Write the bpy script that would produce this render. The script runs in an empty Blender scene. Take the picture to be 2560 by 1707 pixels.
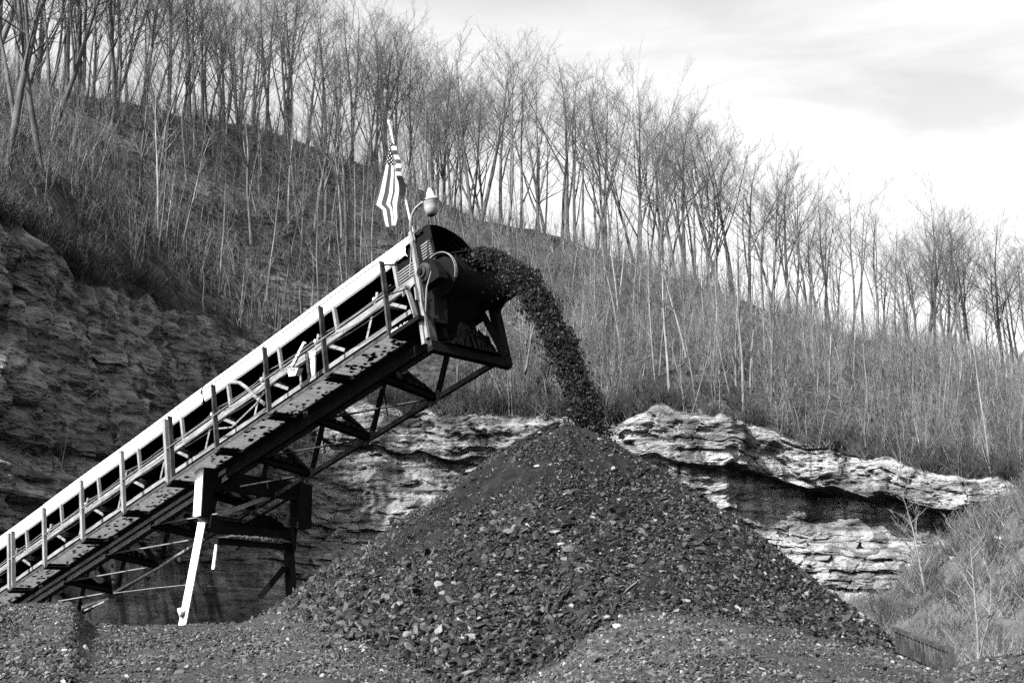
import bpy, math, random
import numpy as np
from mathutils import Vector

# ------------------------------------------------------------------ camera
sc = bpy.context.scene
W, H, FPX, PITCH = 2560.0, 1707.0, 3300.0, 0.2
CAM = np.array([0.0, 0.0, 1.7])
cd = bpy.data.cameras.new('camera')
cam = bpy.data.objects.new('camera', cd)
sc.collection.objects.link(cam)
cam.location = CAM
cam.rotation_euler = (math.pi / 2 + PITCH, 0, 0)
cd.sensor_width = 36.0
cd.lens = FPX / W * 36.0
cd.clip_start = 0.1
cd.clip_end = 9000.0
sc.camera = cam

# ------------------------------------------------------------------ light
SUN_EL = math.radians(37.5)
SUN_AZ = math.radians(-134.0)            # compass angle from +Y, clockwise
SUN = np.array([math.sin(SUN_AZ) * math.cos(SUN_EL), math.cos(SUN_AZ) * math.cos(SUN_EL), math.sin(SUN_EL)])
wd = bpy.data.worlds.new('World')
sc.world = wd
wd.use_nodes = True
nt = wd.node_tree
nt.nodes.clear()
def wn(t, **k):
    n = nt.nodes.new(t)
    for a, v in k.items(): setattr(n, a, v)
    return n
sky = wn('ShaderNodeTexSky', sky_type='NISHITA')
sky.sun_disc = False
sky.sun_elevation = SUN_EL
sky.sun_rotation = SUN_AZ % (2 * math.pi)
sky.air_density = 1.0
sky.dust_density = 4.0
sky.ozone_density = 1.0
bw = wn('ShaderNodeRGBToBW')              # the photograph is black and white
nt.links.new(sky.outputs[0], bw.inputs[0])
tc = wn('ShaderNodeTexCoord')
mp = wn('ShaderNodeMapping'); mp.inputs['Scale'].default_value = (1.6, 1.6, 6.5); mp.inputs['Rotation'].default_value = (0, 0.42, 0); mp.inputs['Location'].default_value = (.55, .3, .95)
nt.links.new(tc.outputs['Generated'], mp.inputs[0])
nz = wn('ShaderNodeTexNoise'); nz.inputs['Scale'].default_value = 1.7; nz.inputs['Detail'].default_value = 7; nz.inputs['Roughness'].default_value = 0.55; nz.inputs['Distortion'].default_value = 0.5
nt.links.new(mp.outputs[0], nz.inputs['Vector'])
cr = wn('ShaderNodeValToRGB'); cr.color_ramp.elements[0].position = 0.36; cr.color_ramp.elements[1].position = 0.60; cr.color_ramp.elements[0].color = (.45, .45, .45, 1)
nt.links.new(nz.outputs['Fac'], cr.inputs[0])
mul = wn('ShaderNodeMath', operation='MULTIPLY'); mul.inputs[1].default_value = 1.0
nt.links.new(bw.outputs[0], mul.inputs[0])
sep = wn('ShaderNodeSeparateXYZ'); nt.links.new(tc.outputs['Generated'], sep.inputs[0])       # a thin veil looks brighter the longer the path through it
pth = wn('ShaderNodeMath', operation='MAXIMUM'); pth.inputs[1].default_value = 0.30; nt.links.new(sep.outputs[2], pth.inputs[0])
inv = wn('ShaderNodeMath', operation='DIVIDE'); inv.inputs[0].default_value = 1.0; nt.links.new(pth.outputs[0], inv.inputs[1])
veil = wn('ShaderNodeMath', operation='MULTIPLY'); nt.links.new(cr.outputs[0], veil.inputs[0]); nt.links.new(inv.outputs[0], veil.inputs[1])
cadd = wn('ShaderNodeMath', operation='MULTIPLY_ADD'); cadd.inputs[1].default_value = 1.0    # thin cirrus over the clear sky
nt.links.new(veil.outputs[0], cadd.inputs[0]); nt.links.new(mul.outputs[0], cadd.inputs[2])
bg = wn('ShaderNodeBackground'); bg.inputs['Strength'].default_value = 0.091
nt.links.new(cadd.outputs[0], bg.inputs['Color'])
wo = wn('ShaderNodeOutputWorld'); nt.links.new(bg.outputs[0], wo.inputs[0])
sl = bpy.data.lights.new('sun', 'SUN'); sl.energy = 5.0; sl.angle = math.radians(0.53); sl.color = (1, 1, 1)
so = bpy.data.objects.new('sun', sl); sc.collection.objects.link(so)
so.rotation_euler = Vector(-SUN).to_track_quat('-Z', 'Y').to_euler()
so.location = SUN * 60
sc.view_settings.view_transform = 'Standard'
sc.view_settings.look = 'None'
sc.view_settings.exposure = 1.4
sc.view_settings.gamma = 1.0
sc.view_settings.use_curve_mapping = False
sc.cycles.max_bounces = 4
sc.cycles.diffuse_bounces = 0
sc.cycles.use_denoising = False

# ------------------------------------------------------------------ maths helpers
random.seed(7)
rng = np.random.default_rng(11)
cP, sP = math.cos(PITCH), math.sin(PITCH)
FW = np.array([0, cP, sP]); UP = np.array([0, -sP, cP]); RT = np.array([1.0, 0, 0])
def ray(px, py): return FW + RT * (px - W / 2) / FPX - UP * (py - H / 2) / FPX
def at(px, py, Y):                        # the point of a sight line at ground distance Y
    d = ray(px, py); return CAM + d * Y / d[1]
def xpx(px, Y): return at(px, 1522, Y)[0]

def _h(ix, iy, iz):
    n = (ix * 374761393 + iy * 668265263 + iz * 1274126177) & 0xFFFFFFFF
    n = ((n ^ (n >> 13)) * 1274126177) & 0xFFFFFFFF
    return ((n ^ (n >> 16)) & 0xFFFFFF) / float(0xFFFFFF)
def vnoise(x, y, z):
    x, y, z = np.broadcast_arrays(np.asarray(x, float), np.asarray(y, float), np.asarray(z, float))
    ix, iy, iz = np.floor(x).astype(np.int64), np.floor(y).astype(np.int64), np.floor(z).astype(np.int64)
    fx, fy, fz = x - ix, y - iy, z - iz
    fx, fy, fz = fx * fx * (3 - 2 * fx), fy * fy * (3 - 2 * fy), fz * fz * (3 - 2 * fz)
    r = 0
    for a in (0, 1):
        for b in (0, 1):
            for c in (0, 1):
                w = (fx if a else 1 - fx) * (fy if b else 1 - fy) * (fz if c else 1 - fz)
                r = r + w * _h(ix + a, iy + b, iz + c)
    return r * 2 - 1
def fbm(x, y, z, o=4):
    r, a = 0, 1.0
    for i in range(o):
        r = r + a * vnoise(x * 2 ** i + 17.3 * i, y * 2 ** i + 5.1 * i, z * 2 ** i); a *= .5
    return r
def cell(x, s=0):                          # blocky value per unit cell
    i = np.floor(np.asarray(x, float)).astype(np.int64)
    return _h(i, i * 0 + s, i * 0 + 3) * 2 - 1
def lerp_tab(tab, x):
    t = np.array(tab, float); return [np.interp(x, t[:, 0], t[:, k]) for k in range(1, t.shape[1])]

# ------------------------------------------------------------------ materials (the photograph is black and white: every colour is a grey)
def mat(name, lo, hi, scale=6.0, rough=0.85, detail=6, bump=0.0, bscale=None, spec=0.08, stretch=(1, 1, 1), per=0.0, metal=0.0, contrast=(0.35, 0.68), distort=0.0, bdist=0.02, layers=()):
    m = bpy.data.materials.new(name); m.use_nodes = True
    t = m.node_tree; N = t.nodes; L = t.links
    b = N['Principled BSDF']; b.inputs['Roughness'].default_value = rough; b.inputs['Specular IOR Level'].default_value = spec; b.inputs['Metallic'].default_value = metal
    tcn = N.new('ShaderNodeTexCoord'); mpn = N.new('ShaderNodeMapping'); mpn.inputs['Scale'].default_value = stretch
    L.new(tcn.outputs['Object'], mpn.inputs[0])
    n1 = N.new('ShaderNodeTexNoise'); n1.inputs['Scale'].default_value = scale; n1.inputs['Detail'].default_value = detail; n1.inputs['Roughness'].default_value = 0.6; n1.inputs['Distortion'].default_value = distort
    L.new(mpn.outputs[0], n1.inputs['Vector'])
    rp = N.new('ShaderNodeValToRGB'); e = rp.color_ramp.elements
    e[0].position, e[1].position = contrast
    lo *= .8; hi *= .8
    e[0].color = (lo, lo, lo, 1); e[1].color = (hi, hi, hi, 1)
    L.new(n1.outputs['Fac'], rp.inputs[0]); out = rp.outputs[0]
    for (st_, sc_, lo_, c0_, c1_) in layers:                # bedding bands, water streaks
        m2 = N.new('ShaderNodeMapping'); m2.inputs['Scale'].default_value = st_; L.new(tcn.outputs['Object'], m2.inputs[0])
        n3 = N.new('ShaderNodeTexNoise'); n3.inputs['Scale'].default_value = sc_; n3.inputs['Detail'].default_value = 6; n3.inputs['Distortion'].default_value = .4; L.new(m2.outputs[0], n3.inputs['Vector'])
        mr = N.new('ShaderNodeMapRange'); mr.inputs['From Min'].default_value = c0_; mr.inputs['From Max'].default_value = c1_; mr.inputs['To Min'].default_value = lo_; mr.inputs['To Max'].default_value = 1.15; L.new(n3.outputs['Fac'], mr.inputs[0])
        v3 = N.new('ShaderNodeVectorMath'); v3.operation = 'SCALE'; L.new(out, v3.inputs[0]); L.new(mr.outputs[0], v3.inputs['Scale']); out = v3.outputs[0]
    if per:
        oi = N.new('ShaderNodeObjectInfo')
        pw = N.new('ShaderNodeMapRange'); pw.inputs['To Min'].default_value = 1 - per; pw.inputs['To Max'].default_value = 1 + per
        L.new(oi.outputs['Random'], pw.inputs[0])
        mx = N.new('ShaderNodeVectorMath'); mx.operation = 'SCALE'
        L.new(out, mx.inputs[0]); L.new(pw.outputs[0], mx.inputs['Scale']); out = mx.outputs[0]
    L.new(out, b.inputs['Base Color'])
    if bump:
        n2 = N.new('ShaderNodeTexNoise'); n2.inputs['Scale'].default_value = bscale or scale * 3; n2.inputs['Detail'].default_value = 5
        L.new(mpn.outputs[0], n2.inputs['Vector'])
        bp = N.new('ShaderNodeBump'); bp.inputs['Strength'].default_value = bump; bp.inputs['Distance'].default_value = bdist
        L.new(n2.outputs['Fac'], bp.inputs['Height']); L.new(bp.outputs[0], b.inputs['Normal'])
    return m
M = {}
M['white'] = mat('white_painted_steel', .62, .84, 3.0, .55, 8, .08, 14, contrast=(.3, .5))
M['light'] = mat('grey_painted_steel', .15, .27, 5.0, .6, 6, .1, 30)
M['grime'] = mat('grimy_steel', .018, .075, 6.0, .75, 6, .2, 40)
M['dark'] = mat('dust_and_shade_steel', .003, .008, 5.0, .85, 6, .3, 30)  # dark for coal dust, and in places coloured to stand for shade
M['rubber'] = mat('belt_rubber', .004, .009, 8.0, .6, 4, .1, 30)
M['bar'] = mat('grating_steel', .10, .17, 9.0, .6, 4)
M['coal'] = mat('coal', .002, .006, 12.0, .9, 5, .5, 40, spec=.0)
M['fines'] = mat('coal_fines', .008, .022, 7.0, .9, 9, .8, 26, bdist=.05)
M['bank'] = mat('gravel_fines', .032, .066, 6.0, .95, 9, .8, 22, bdist=.05)
M['rock'] = mat('sandstone', .12, .25, .9, .9, 14, 1.0, 7.0, stretch=(.6, .6, 1.6), contrast=(.34, .64), distort=.6, bdist=.3, layers=(((.05, .05, 1.1), 1.3, .62, .38, .56), ((1, 1, .12), .9, .62, .36, .54), ((.22, .22, 2.6), 1.5, .55, .40, .43), ((1.6, 1.6, .30), .5, .55, .41, .43)))
M['block'] = mat('sandstone_block', .11, .26, 1.2, .9, 8, .6, 4.0, per=.2, bdist=.1)
M['soil'] = mat('leaf_litter', .024, .115, 1.6, .98, 14, 1.0, 3.5, contrast=(.38, .62), bdist=.35, layers=(((1, 1, 1), .12, .55, .40, .58),))
M['talus'] = mat('dry_grass_slope', .045, .12, .8, .98, 12, .9, 3.0, contrast=(.34, .66), bdist=.2)
M['ground'] = mat('dark_ground', .02, .05, .8, .95, 8, .6, 4)
M['bark'] = mat('grey_bark', .05, .15, 2.2, .9, 6, .4, 9, stretch=(1, 1, .35), per=.35)
M['twig'] = mat('bare_twig', .07, .13, 3.0, .9, 3, per=.3)
M['pale'] = mat('pale_bark', .10, .25, 2.2, .9, 5, .3, 9, stretch=(1, 1, .4), per=.35)
M['brush'] = mat('dry_brush', .085, .20, 2.0, .95, 3, per=.65)
M['shrub'] = mat('dark_shrub', .04, .11, 2.0, .95, 3, per=.4)
M['glass'] = mat('lamp_glass', .24, .36, 3.0, .3, 2, spec=.4)

def ramp_stone(name, stops, rough=.7, spec=.4, vary=.25):
    m = bpy.data.materials.new(name); m.use_nodes = True
    t = m.node_tree; N = t.nodes; L = t.links; b = N['Principled BSDF']
    b.inputs['Roughness'].default_value = rough; b.inputs['Specular IOR Level'].default_value = spec
    oi = N.new('ShaderNodeObjectInfo'); rp = N.new('ShaderNodeValToRGB'); cr_ = rp.color_ramp
    for i, (p, v) in enumerate(stops):
        e = cr_.elements[i] if i < 2 else cr_.elements.new(p)
        e.position = p; v *= .8; e.color = (v, v, v, 1)
    L.new(oi.outputs['Random'], rp.inputs[0])
    tcn = N.new('ShaderNodeTexCoord'); n1 = N.new('ShaderNodeTexNoise'); n1.inputs['Scale'].default_value = 2.2; n1.inputs['Detail'].default_value = 5
    L.new(tcn.outputs['Object'], n1.inputs['Vector'])
    mr = N.new('ShaderNodeMapRange'); mr.inputs['From Min'].default_value = .3; mr.inputs['From Max'].default_value = .7; mr.inputs['To Min'].default_value = 1 - vary; mr.inputs['To Max'].default_value = 1 + vary
    L.new(n1.outputs['Fac'], mr.inputs[0])
    mx = N.new('ShaderNodeVectorMath'); mx.operation = 'SCALE'; L.new(rp.outputs[0], mx.inputs[0]); L.new(mr.outputs[0], mx.inputs['Scale'])
    L.new(mx.outputs[0], b.inputs['Base Color'])
    return m
M['pilestone'] = ramp_stone('pile_stone', [(0, .007), (.45, .022), (.80, .048), (.95, .085), (1, .20)], .7, .2)
M['bankstone'] = ramp_stone('bank_stone', [(0, .026), (.5, .056), (.85, .09), (.97, .15), (1, .30)], .9, .2)
M['palestone'] = ramp_stone('pale_stone', [(0, .09), (.6, .18), (1, .36)], .9, .2)
M['streamstone'] = ramp_stone('stream_coal', [(0, .002), (.7, .006), (.95, .020), (1, .12)], .6, .2)

# ------------------------------------------------------------------ mesh helpers
def link(o): sc.collection.objects.link(o); return o
class MB:
    def __init__(s): s.v = []; s.f = []
    def add(s, v, f):
        o = len(s.v); s.v += [tuple(map(float, p)) for p in v]; s.f += [tuple(i + o for i in q) for q in f]; return s
    def bar(s, p0, p1, w, h, ref=(0, 0, 1)):           # w across ref, h along ref
        p0, p1, ref = (np.asarray(q, float) for q in (p0, p1, ref))
        d = p1 - p0; d = d / np.linalg.norm(d)
        x = np.cross(d, ref); x = x / max(np.linalg.norm(x), 1e-9); y = np.cross(x, d)
        q = [(-1, -1), (1, -1), (1, 1), (-1, 1)]
        v = [p + x * a * w / 2 + y * b * h / 2 for p in (p0, p1) for a, b in q]
        return s.add(v, [(3, 2, 1, 0), (4, 5, 6, 7), (0, 1, 5, 4), (1, 2, 6, 5), (2, 3, 7, 6), (3, 0, 4, 7)])
    def angle(s, p0, p1, e1, e2, w1, w2, t=.012):       # L section, legs along e1 and e2 from the line p0-p1
        p0, p1, e1, e2 = (np.asarray(q, float) for q in (p0, p1, e1, e2))
        prof = [(0, 0), (w1, 0), (w1, t), (t, t), (t, w2), (0, w2)]
        v = [p + e1 * a + e2 * b for p in (p0, p1) for a, b in prof]; n = 6
        return s.add(v, [tuple(range(n))[::-1], tuple(range(n, 2 * n))] + [(i, (i + 1) % n, n + (i + 1) % n, n + i) for i in range(n)])
    def tube(s, pts, radii, n=8, cap=True):
        pts = [np.asarray(p, float) for p in pts]
        if not hasattr(radii, '__len__'): radii = [radii] * len(pts)
        v, f = [], []
        x = None
        for i, p in enumerate(pts):
            d = pts[min(i + 1, len(pts) - 1)] - pts[max(i - 1, 0)]
            d = d / max(np.linalg.norm(d), 1e-9)
            if x is None: x = np.cross(d, (0, 0, 1) if abs(d[2]) < .9 else (1, 0, 0))
            x = x - d * (x @ d); x = x / max(np.linalg.norm(x), 1e-9); y = np.cross(d, x)
            for k in range(n):
                a = 2 * math.pi * k / n
                v.append(p + (x * math.cos(a) + y * math.sin(a)) * radii[i])
        for i in range(len(pts) - 1):
            for k in range(n):
                f.append((i * n + k, i * n + (k + 1) % n, (i + 1) * n + (k + 1) % n, (i + 1) * n + k))
        if cap and n > 2: f += [tuple(range(n))[::-1], tuple(range((len(pts) - 1) * n, len(pts) * n))]
        return s.add(v, f)
    def slab(s, poly, off):                             # polygon pushed along off
        off = np.asarray(off, float); poly = [np.asarray(p, float) for p in poly]; n = len(poly)
        return s.add(poly + [p + off for p in poly], [tuple(range(n))[::-1], tuple(range(n, 2 * n))] + [(i, (i + 1) % n, n + (i + 1) % n, n + i) for i in range(n)])
    def lathe(s, base, axis, prof, n=20):                # prof: (distance along axis, radius)
        axis = np.asarray(axis, float); axis = axis / np.linalg.norm(axis)
        return s.tube([np.asarray(base, float) + axis * h for h, r in prof], [max(r, 1e-4) for h, r in prof], n)
    def mesh(s, name, origin=(0, 0, 0)):
        m = bpy.data.meshes.new(name); o = np.asarray(origin, float)
        m.from_pydata([tuple(np.asarray(p) - o) for p in s.v], [], s.f); m.update(); return m
    def build(s, name, m, parent=None, smooth=False, origin=None):
        org = np.array(parent_origin(parent)) if parent else (np.zeros(3) if origin is None else np.asarray(origin, float))
        me = s.mesh(name, org); me.materials.append(M[m])
        if smooth: me.polygons.foreach_set('use_smooth', [True] * len(me.polygons))
        o = link(bpy.data.objects.new(name, me))
        if parent: o.parent = parent
        else: o.location = org
        return o
def parent_origin(p):
    o = Vector((0, 0, 0))
    while p: o = o + p.location; p = p.parent
    return o
def tag(o, label=None, cat=None, group=None, kind=None):
    for k, v in (('label', label), ('category', cat), ('group', group), ('kind', kind)):
        if v: o[k] = v
    return o
def thing(name, loc, label, cat, group=None):
    o = link(bpy.data.objects.new(name, None)); o.empty_display_size = .2; o.location = loc
    return tag(o, label, cat, group)
def grid_obj(name, P, m, smooth=True, kind=None, parent=None):     # P: rows x cols x 3
    r, c, _ = P.shape
    i = np.arange(r * c).reshape(r, c)
    q = np.stack([i[:-1, :-1], i[:-1, 1:], i[1:, 1:], i[1:, :-1]], -1).reshape(-1, 4)
    me = bpy.data.meshes.new(name); me.vertices.add(r * c); me.vertices.foreach_set('co', P.reshape(-1))
    me.loops.add(q.size); me.loops.foreach_set('vertex_index', q.reshape(-1).astype(np.int32))
    me.polygons.add(len(q)); me.polygons.foreach_set('loop_start', np.arange(0, q.size, 4, dtype=np.int32))
    me.polygons.foreach_set('use_smooth', np.full(len(q), smooth)); me.update(calc_edges=True); me.validate()
    me.materials.append(M[m]); o = link(bpy.data.objects.new(name, me))
    if kind: o['kind'] = kind
    if parent: o.parent = parent
    return o
def scatter(name, P, rot, scl, idx, protos, parent=None, kind='stuff'):    # uncountable stuff: one object, meshes placed by geometry nodes
    col = bpy.data.collections.new(name + '_pieces')
    for i, me in enumerate(protos): col.objects.link(bpy.data.objects.new('%s_piece_%02d' % (name, i), me))
    me = bpy.data.meshes.new(name); me.vertices.add(len(P)); me.vertices.foreach_set('co', np.asarray(P, np.float32).reshape(-1))
    for nm, ty, fld, d in (('rot', 'FLOAT_VECTOR', 'vector', rot), ('scl', 'FLOAT_VECTOR', 'vector', scl), ('pick', 'INT', 'value', idx)):
        at_ = me.attributes.new(nm, ty, 'POINT'); at_.data.foreach_set(fld, np.ascontiguousarray(d, np.int32 if ty == 'INT' else np.float32).reshape(-1))
    me.update()
    o = link(bpy.data.objects.new(name, me)); o['kind'] = kind
    if parent: o.parent = parent; o.location = -Vector(parent_origin(parent))
    g = bpy.data.node_groups.new(name + '_scatter', 'GeometryNodeTree')
    g.interface.new_socket('Geometry', in_out='INPUT', socket_type='NodeSocketGeometry'); g.interface.new_socket('Geometry', in_out='OUTPUT', socket_type='NodeSocketGeometry')
    N, L = g.nodes, g.links
    gi, go = N.new('NodeGroupInput'), N.new('NodeGroupOutput')
    ip = N.new('GeometryNodeInstanceOnPoints'); ci = N.new('GeometryNodeCollectionInfo')
    ci.inputs[0].default_value = col; ci.inputs['Separate Children'].default_value = True; ci.inputs['Reset Children'].default_value = True
    def na(ty, nm):
        n = N.new('GeometryNodeInputNamedAttribute'); n.data_type = ty; n.inputs['Name'].default_value = nm; return n.outputs['Attribute']
    L.new(gi.outputs[0], ip.inputs['Points']); L.new(ci.outputs[0], ip.inputs['Instance']); ip.inputs['Pick Instance'].default_value = True
    L.new(na('INT', 'pick'), ip.inputs['Instance Index']); L.new(na('FLOAT_VECTOR', 'rot'), ip.inputs['Rotation']); L.new(na('FLOAT_VECTOR', 'scl'), ip.inputs['Scale'])
    L.new(ip.outputs[0], go.inputs[0])
    md = o.modifiers.new('scatter', 'NODES'); md.node_group = g
    return o

# ------------------------------------------------------------------ rocks
import bmesh
def rock_mesh(name, seed, flat, m, sub=2, jag=.28):
    r = random.Random(seed); bm = bmesh.new(); bmesh.ops.create_icosphere(bm, subdivisions=sub, radius=.5)
    sx, sy, sz = r.uniform(.8, 1.35), r.uniform(.6, .95), flat * r.uniform(.8, 1.2)
    pl = [(np.array([r.gauss(0, 1), r.gauss(0, 1), r.gauss(0, .8)]), r.uniform(.17, .34)) for _ in range(11)]
    pl = [(a / np.linalg.norm(a), d) for a, d in pl]
    for v in bm.verts:
        p = np.array(v.co)
        for a, d in pl:
            k = p @ a
            if k > d: p = p - a * (k - d)
        p = p * (1 + jag * .12 * (r.random() - .5))
        v.co = (p[0] * sx * 1.35, p[1] * sy * 1.35, p[2] * sz * 1.35)
    me = bpy.data.meshes.new(name); bm.to_mesh(me); bm.free(); me.materials.append(M[m]); return me
def rock_set(n, m, seed, sub=1): return [rock_mesh('stone_%s_%d' % (m, i), seed + i, (.28, .42, .6, .8)[i % 4], m, sub) for i in range(n)]

def heap(p0, p1, hw, hf, up=(0, 0, 1), seed=1, n=30):        # lumpy ridge of coal lying along p0-p1
    r = random.Random(seed); p0, p1, up = (np.asarray(q, float) for q in (p0, p1, up)); d = p1 - p0; d = d / np.linalg.norm(d); sd = np.cross(d, up); sd /= np.linalg.norm(sd)
    m = 7; v = []
    for i in range(n + 1):
        t = i / n; e = min(1, 6 * t, 6 * (1 - t)) ; h = hf(t)
        for j in range(m):
            a = math.pi * j / (m - 1); k = 1 + r.uniform(-.22, .22)
            v.append(p0 + (p1 - p0) * t + sd * math.cos(a) * hw * k * (.4 + .6 * e) + up * (math.sin(a) * h * k * e - .02) + d * r.uniform(-.02, .02))
    f = [(i * m + j, i * m + j + 1, (i + 1) * m + j + 1, (i + 1) * m + j) for i in range(n) for j in range(m - 1)]
    f += [tuple(range(m))[::-1], tuple(range(n * m, n * m + m))] + [(i * m, (i + 1) * m, (i + 1) * m + m - 1, i * m + m - 1) for i in range(n)]
    return MB().add(v, f)
# ------------------------------------------------------------------ ground sheet
g = np.array([[[x, y, -0.05] for x in np.linspace(-4000, 4000, 9)] for y in np.linspace(-4000, 4000, 9)])
grid_obj('ground', g, 'ground', kind='structure')

# ------------------------------------------------------------------ hillside and cliff (pixel tables only fix where the land stands; the land is real)
#            px     py    Y      top edge of the cliff / foot of the wooded slope
TOP = [(-1500, 720, 82), (-900, 650, 74), (-500, 520, 58), (-330, 430, 47), (-250, 420, 45), (0, 545, 50), (160, 655, 57), (320, 752, 65), (420, 760, 71), (520, 800, 76), (640, 850, 79), (760, 935, 80),
       (860, 1012, 79), (960, 1022, 78), (1100, 1040, 77), (1250, 1045, 76), (1400, 1050, 75), (1560, 1058, 74), (1640, 1030, 72), (1800, 1030, 71), (1850, 1060, 72), (2000, 1098, 71), (2150, 1130, 70),
       (2300, 1160, 68), (2450, 1200, 67), (2560, 1225, 66), (2800, 1290, 62), (3300, 1380, 55), (4000, 1450, 45)]
RIDGE = [(-1500, 300, 150), (-700, 200, 125), (-300, 150, 102), (0, 190, 92), (200, 235, 105), (400, 275, 118), (620, 320, 130), (780, 365, 136), (950, 430, 142), (1100, 500, 144), (1200, 548, 145), (1400, 590, 148),
         (1650, 690, 151), (1800, 735, 153), (2000, 800, 156), (2300, 890, 160), (2560, 960, 163), (3000, 1050, 168), (4000, 1200, 170)]
def hill_point(px, t):
    px = np.asarray(px, float); t = np.asarray(t, float)
    ty, tY = lerp_tab(TOP, px); ry, rY = lerp_tab(RIDGE, px)
    def pos(py, Y):
        k = np.arctan((py - H / 2) / FPX); z = 1.7 + Y * np.tan(PITCH - k)
        depth = Y * cP + (z - 1.7) * sP
        return (px - W / 2) / FPX * depth, Y, z
    x0, y0, z0 = pos(ty, tY); x1, y1, z1 = pos(ry, rY)
    tt = np.clip(t, 0, None)
    x = x0 + (x1 - x0) * tt; y = y0 + (y1 - y0) * tt
    up = np.where(tt <= 1, tt, 1)
    z = z0 + (z1 - z0) * (up + .05 * np.sin(np.pi * up))
    back = np.clip(tt - 1, 0, None) * (y1 - y0)
    z = z - back * .30 - .012 * back ** 1.5
    z = z + fbm(x * .06, y * .06, 0, 4) * 1.3 * np.clip(tt * 4, 0, 1) * np.clip(1.15 - up, .25, 1) + fbm(x * .4, y * .4, 3, 3) * .22 + fbm(x * .5, y * .5, 9, 4) * .32 * np.exp(-8 * tt)
    return x, y, z
px = np.concatenate([np.arange(-1500, -200, 60), np.arange(-200, 2760, 11), np.arange(2760, 4000, 60)])
tt = np.concatenate([np.linspace(0, 1, 110), np.linspace(1.02, 2.2, 22)])
PX, TT = np.meshgrid(px, tt)
x, y, z = hill_point(PX, TT)
hill = grid_obj('hillside', np.stack([x, y, z], -1), 'soil', kind='structure')

# cliff: columns run along the top edge, rows go down with a bedded profile
cpx = np.concatenate([np.arange(-1500, -200, 40), np.arange(-200, 2760, 4.5), np.arange(2760, 4000, 40)])
x0, y0, z0 = hill_point(cpx, 0 * cpx)
tx, ty_ = np.gradient(x0), np.gradient(y0)
k = 41; ker = np.hanning(k); ker /= ker.sum()
txs = np.convolve(np.pad(tx, k // 2, 'edge'), ker, 'valid'); tys = np.convolve(np.pad(ty_, k // 2, 'edge'), ker, 'valid')
ln = np.hypot(txs, tys); nx, ny = tys / ln, -txs / ln                    # outward, towards the pit
s = np.concatenate([np.linspace(0, 1, 190)])
S, I = np.meshgrid(s, np.arange(len(cpx)), indexing='ij')
base_z = np.interp(cpx, [-1500, 300, 600, 1300, 2100, 2560, 4000], [-.3, -.3, -.3, -.3, -.3, -.3, -.3])
Zc = z0[I] + (base_z - z0)[I] * S
X0, Y0, NX, NY, CP = x0[I], y0[I], nx[I], ny[I], cpx[I]
arc = np.cumsum(np.hypot(tx, ty_)); AR = arc[I]
hb = (z0[I] - Zc)                                                        # metres below the top edge
hgt = (z0[I] - base_z[I])
# bedded profile: (metres below top as a fraction, metres out)
profR = [(0, 0), (.012, .7), (.06, .8), (.065, .95), (.12, 1.0), (.195, .95), (.20, .6), (.21, .22), (.25, .22), (.33, .28), (.40, .36), (.46, .4), (.47, .8), (.53, .85), (.54, .65), (.62, .9), (.63, 1.2), (.70, 1.3), (.71, 1.2), (.80, 2.6), (1, 7.0)]
profM = [(0, 0), (.012, .7), (.08, .8), (.085, .95), (.17, 1.0), (.175, .7), (.19, .4), (.215, .5), (.25, .85), (.33, 1.5), (.42, 1.8), (.43, 2.1), (.50, 2.15), (.51, 2.5), (.57, 2.6), (.58, 2.4), (.80, 4.4), (.87, 4.8), (1, 6.4)]
profL = [(0, 0), (.05, .2), (.20, 1.2), (.30, 1.6), (.31, 1.9), (.50, 2.2), (.52, 1.8), (.56, 1.9), (.58, 3.0), (.63, 3.3), (.645, 2.8), (.80, 3.2), (1, 4.0)]
rel = S + fbm(AR * .05, AR * 0, 1, 3) * .018 + (np.cos(AR * .021) * .012)
oR, oM, oL = (np.interp(rel, np.array(p)[:, 0], np.array(p)[:, 1]) for p in (profR, profM, profL))
wl = 1 / (1 + np.exp((CP - 540) / 40)); wr = 1 / (1 + np.exp(-(CP - 1540) / 40)); wm = 1 - wl - wr
out = oL * wl + oM * wm + oR * wr
# blocks along each bed
rw = rel + fbm(AR * .35, Zc * .3, 21, 3) * .010
bedN = np.floor(rw * 17 + 1.1 * np.sin(rw * 23) + .8 * np.sin(rw * 61 + 1))
jw = 1.0 + 3.2 * (_h(bedN.astype(np.int64), bedN.astype(np.int64) * 0 + 5, bedN.astype(np.int64) * 0))
AW = AR + fbm(AR * .4, Zc * 1.2, 23, 3) * .35
ci_ = np.floor(AW / jw + _h(bedN.astype(np.int64), bedN.astype(np.int64) * 0, bedN.astype(np.int64) * 0 + 9) * 7).astype(np.int64)
blk = _h(ci_, bedN.astype(np.int64), ci_ * 0 + 1) * 2 - 1
hard = np.clip(np.where(rel < .24, 1.0, np.where((rel > .43) & (rel < .72), .8, .3)), 0, 1) * (1 - .2 * wl)
soft = np.where(rel > .74, .15, 1)
topbed = np.where(rel < .2, .45, 1.0)
cave = np.clip((CP - 1880) / 160, 0, 1) * np.interp(rel, [.20, .22, .34, .46, .52], [0, 1, 1, .55, 0])
out = out - 1.9 * cave + fbm(AR * 2.4, Zc * 5, 31, 3) * .07 * soft
butt = np.abs(fbm(AR * .33 + fbm(AR * .2, Zc * .4, 33, 2) * .5, Zc * .06, 14, 2)); out = out + (np.minimum(butt, .35) - .2) * 1.3 * soft
crack = np.abs(vnoise(AR * .8 + fbm(Zc * .5, AR * .1, 41, 2) * .8, Zc * .15, 5)); out = out - np.clip(.08 - crack, 0, .1) * 2.6 * hard * soft
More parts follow.
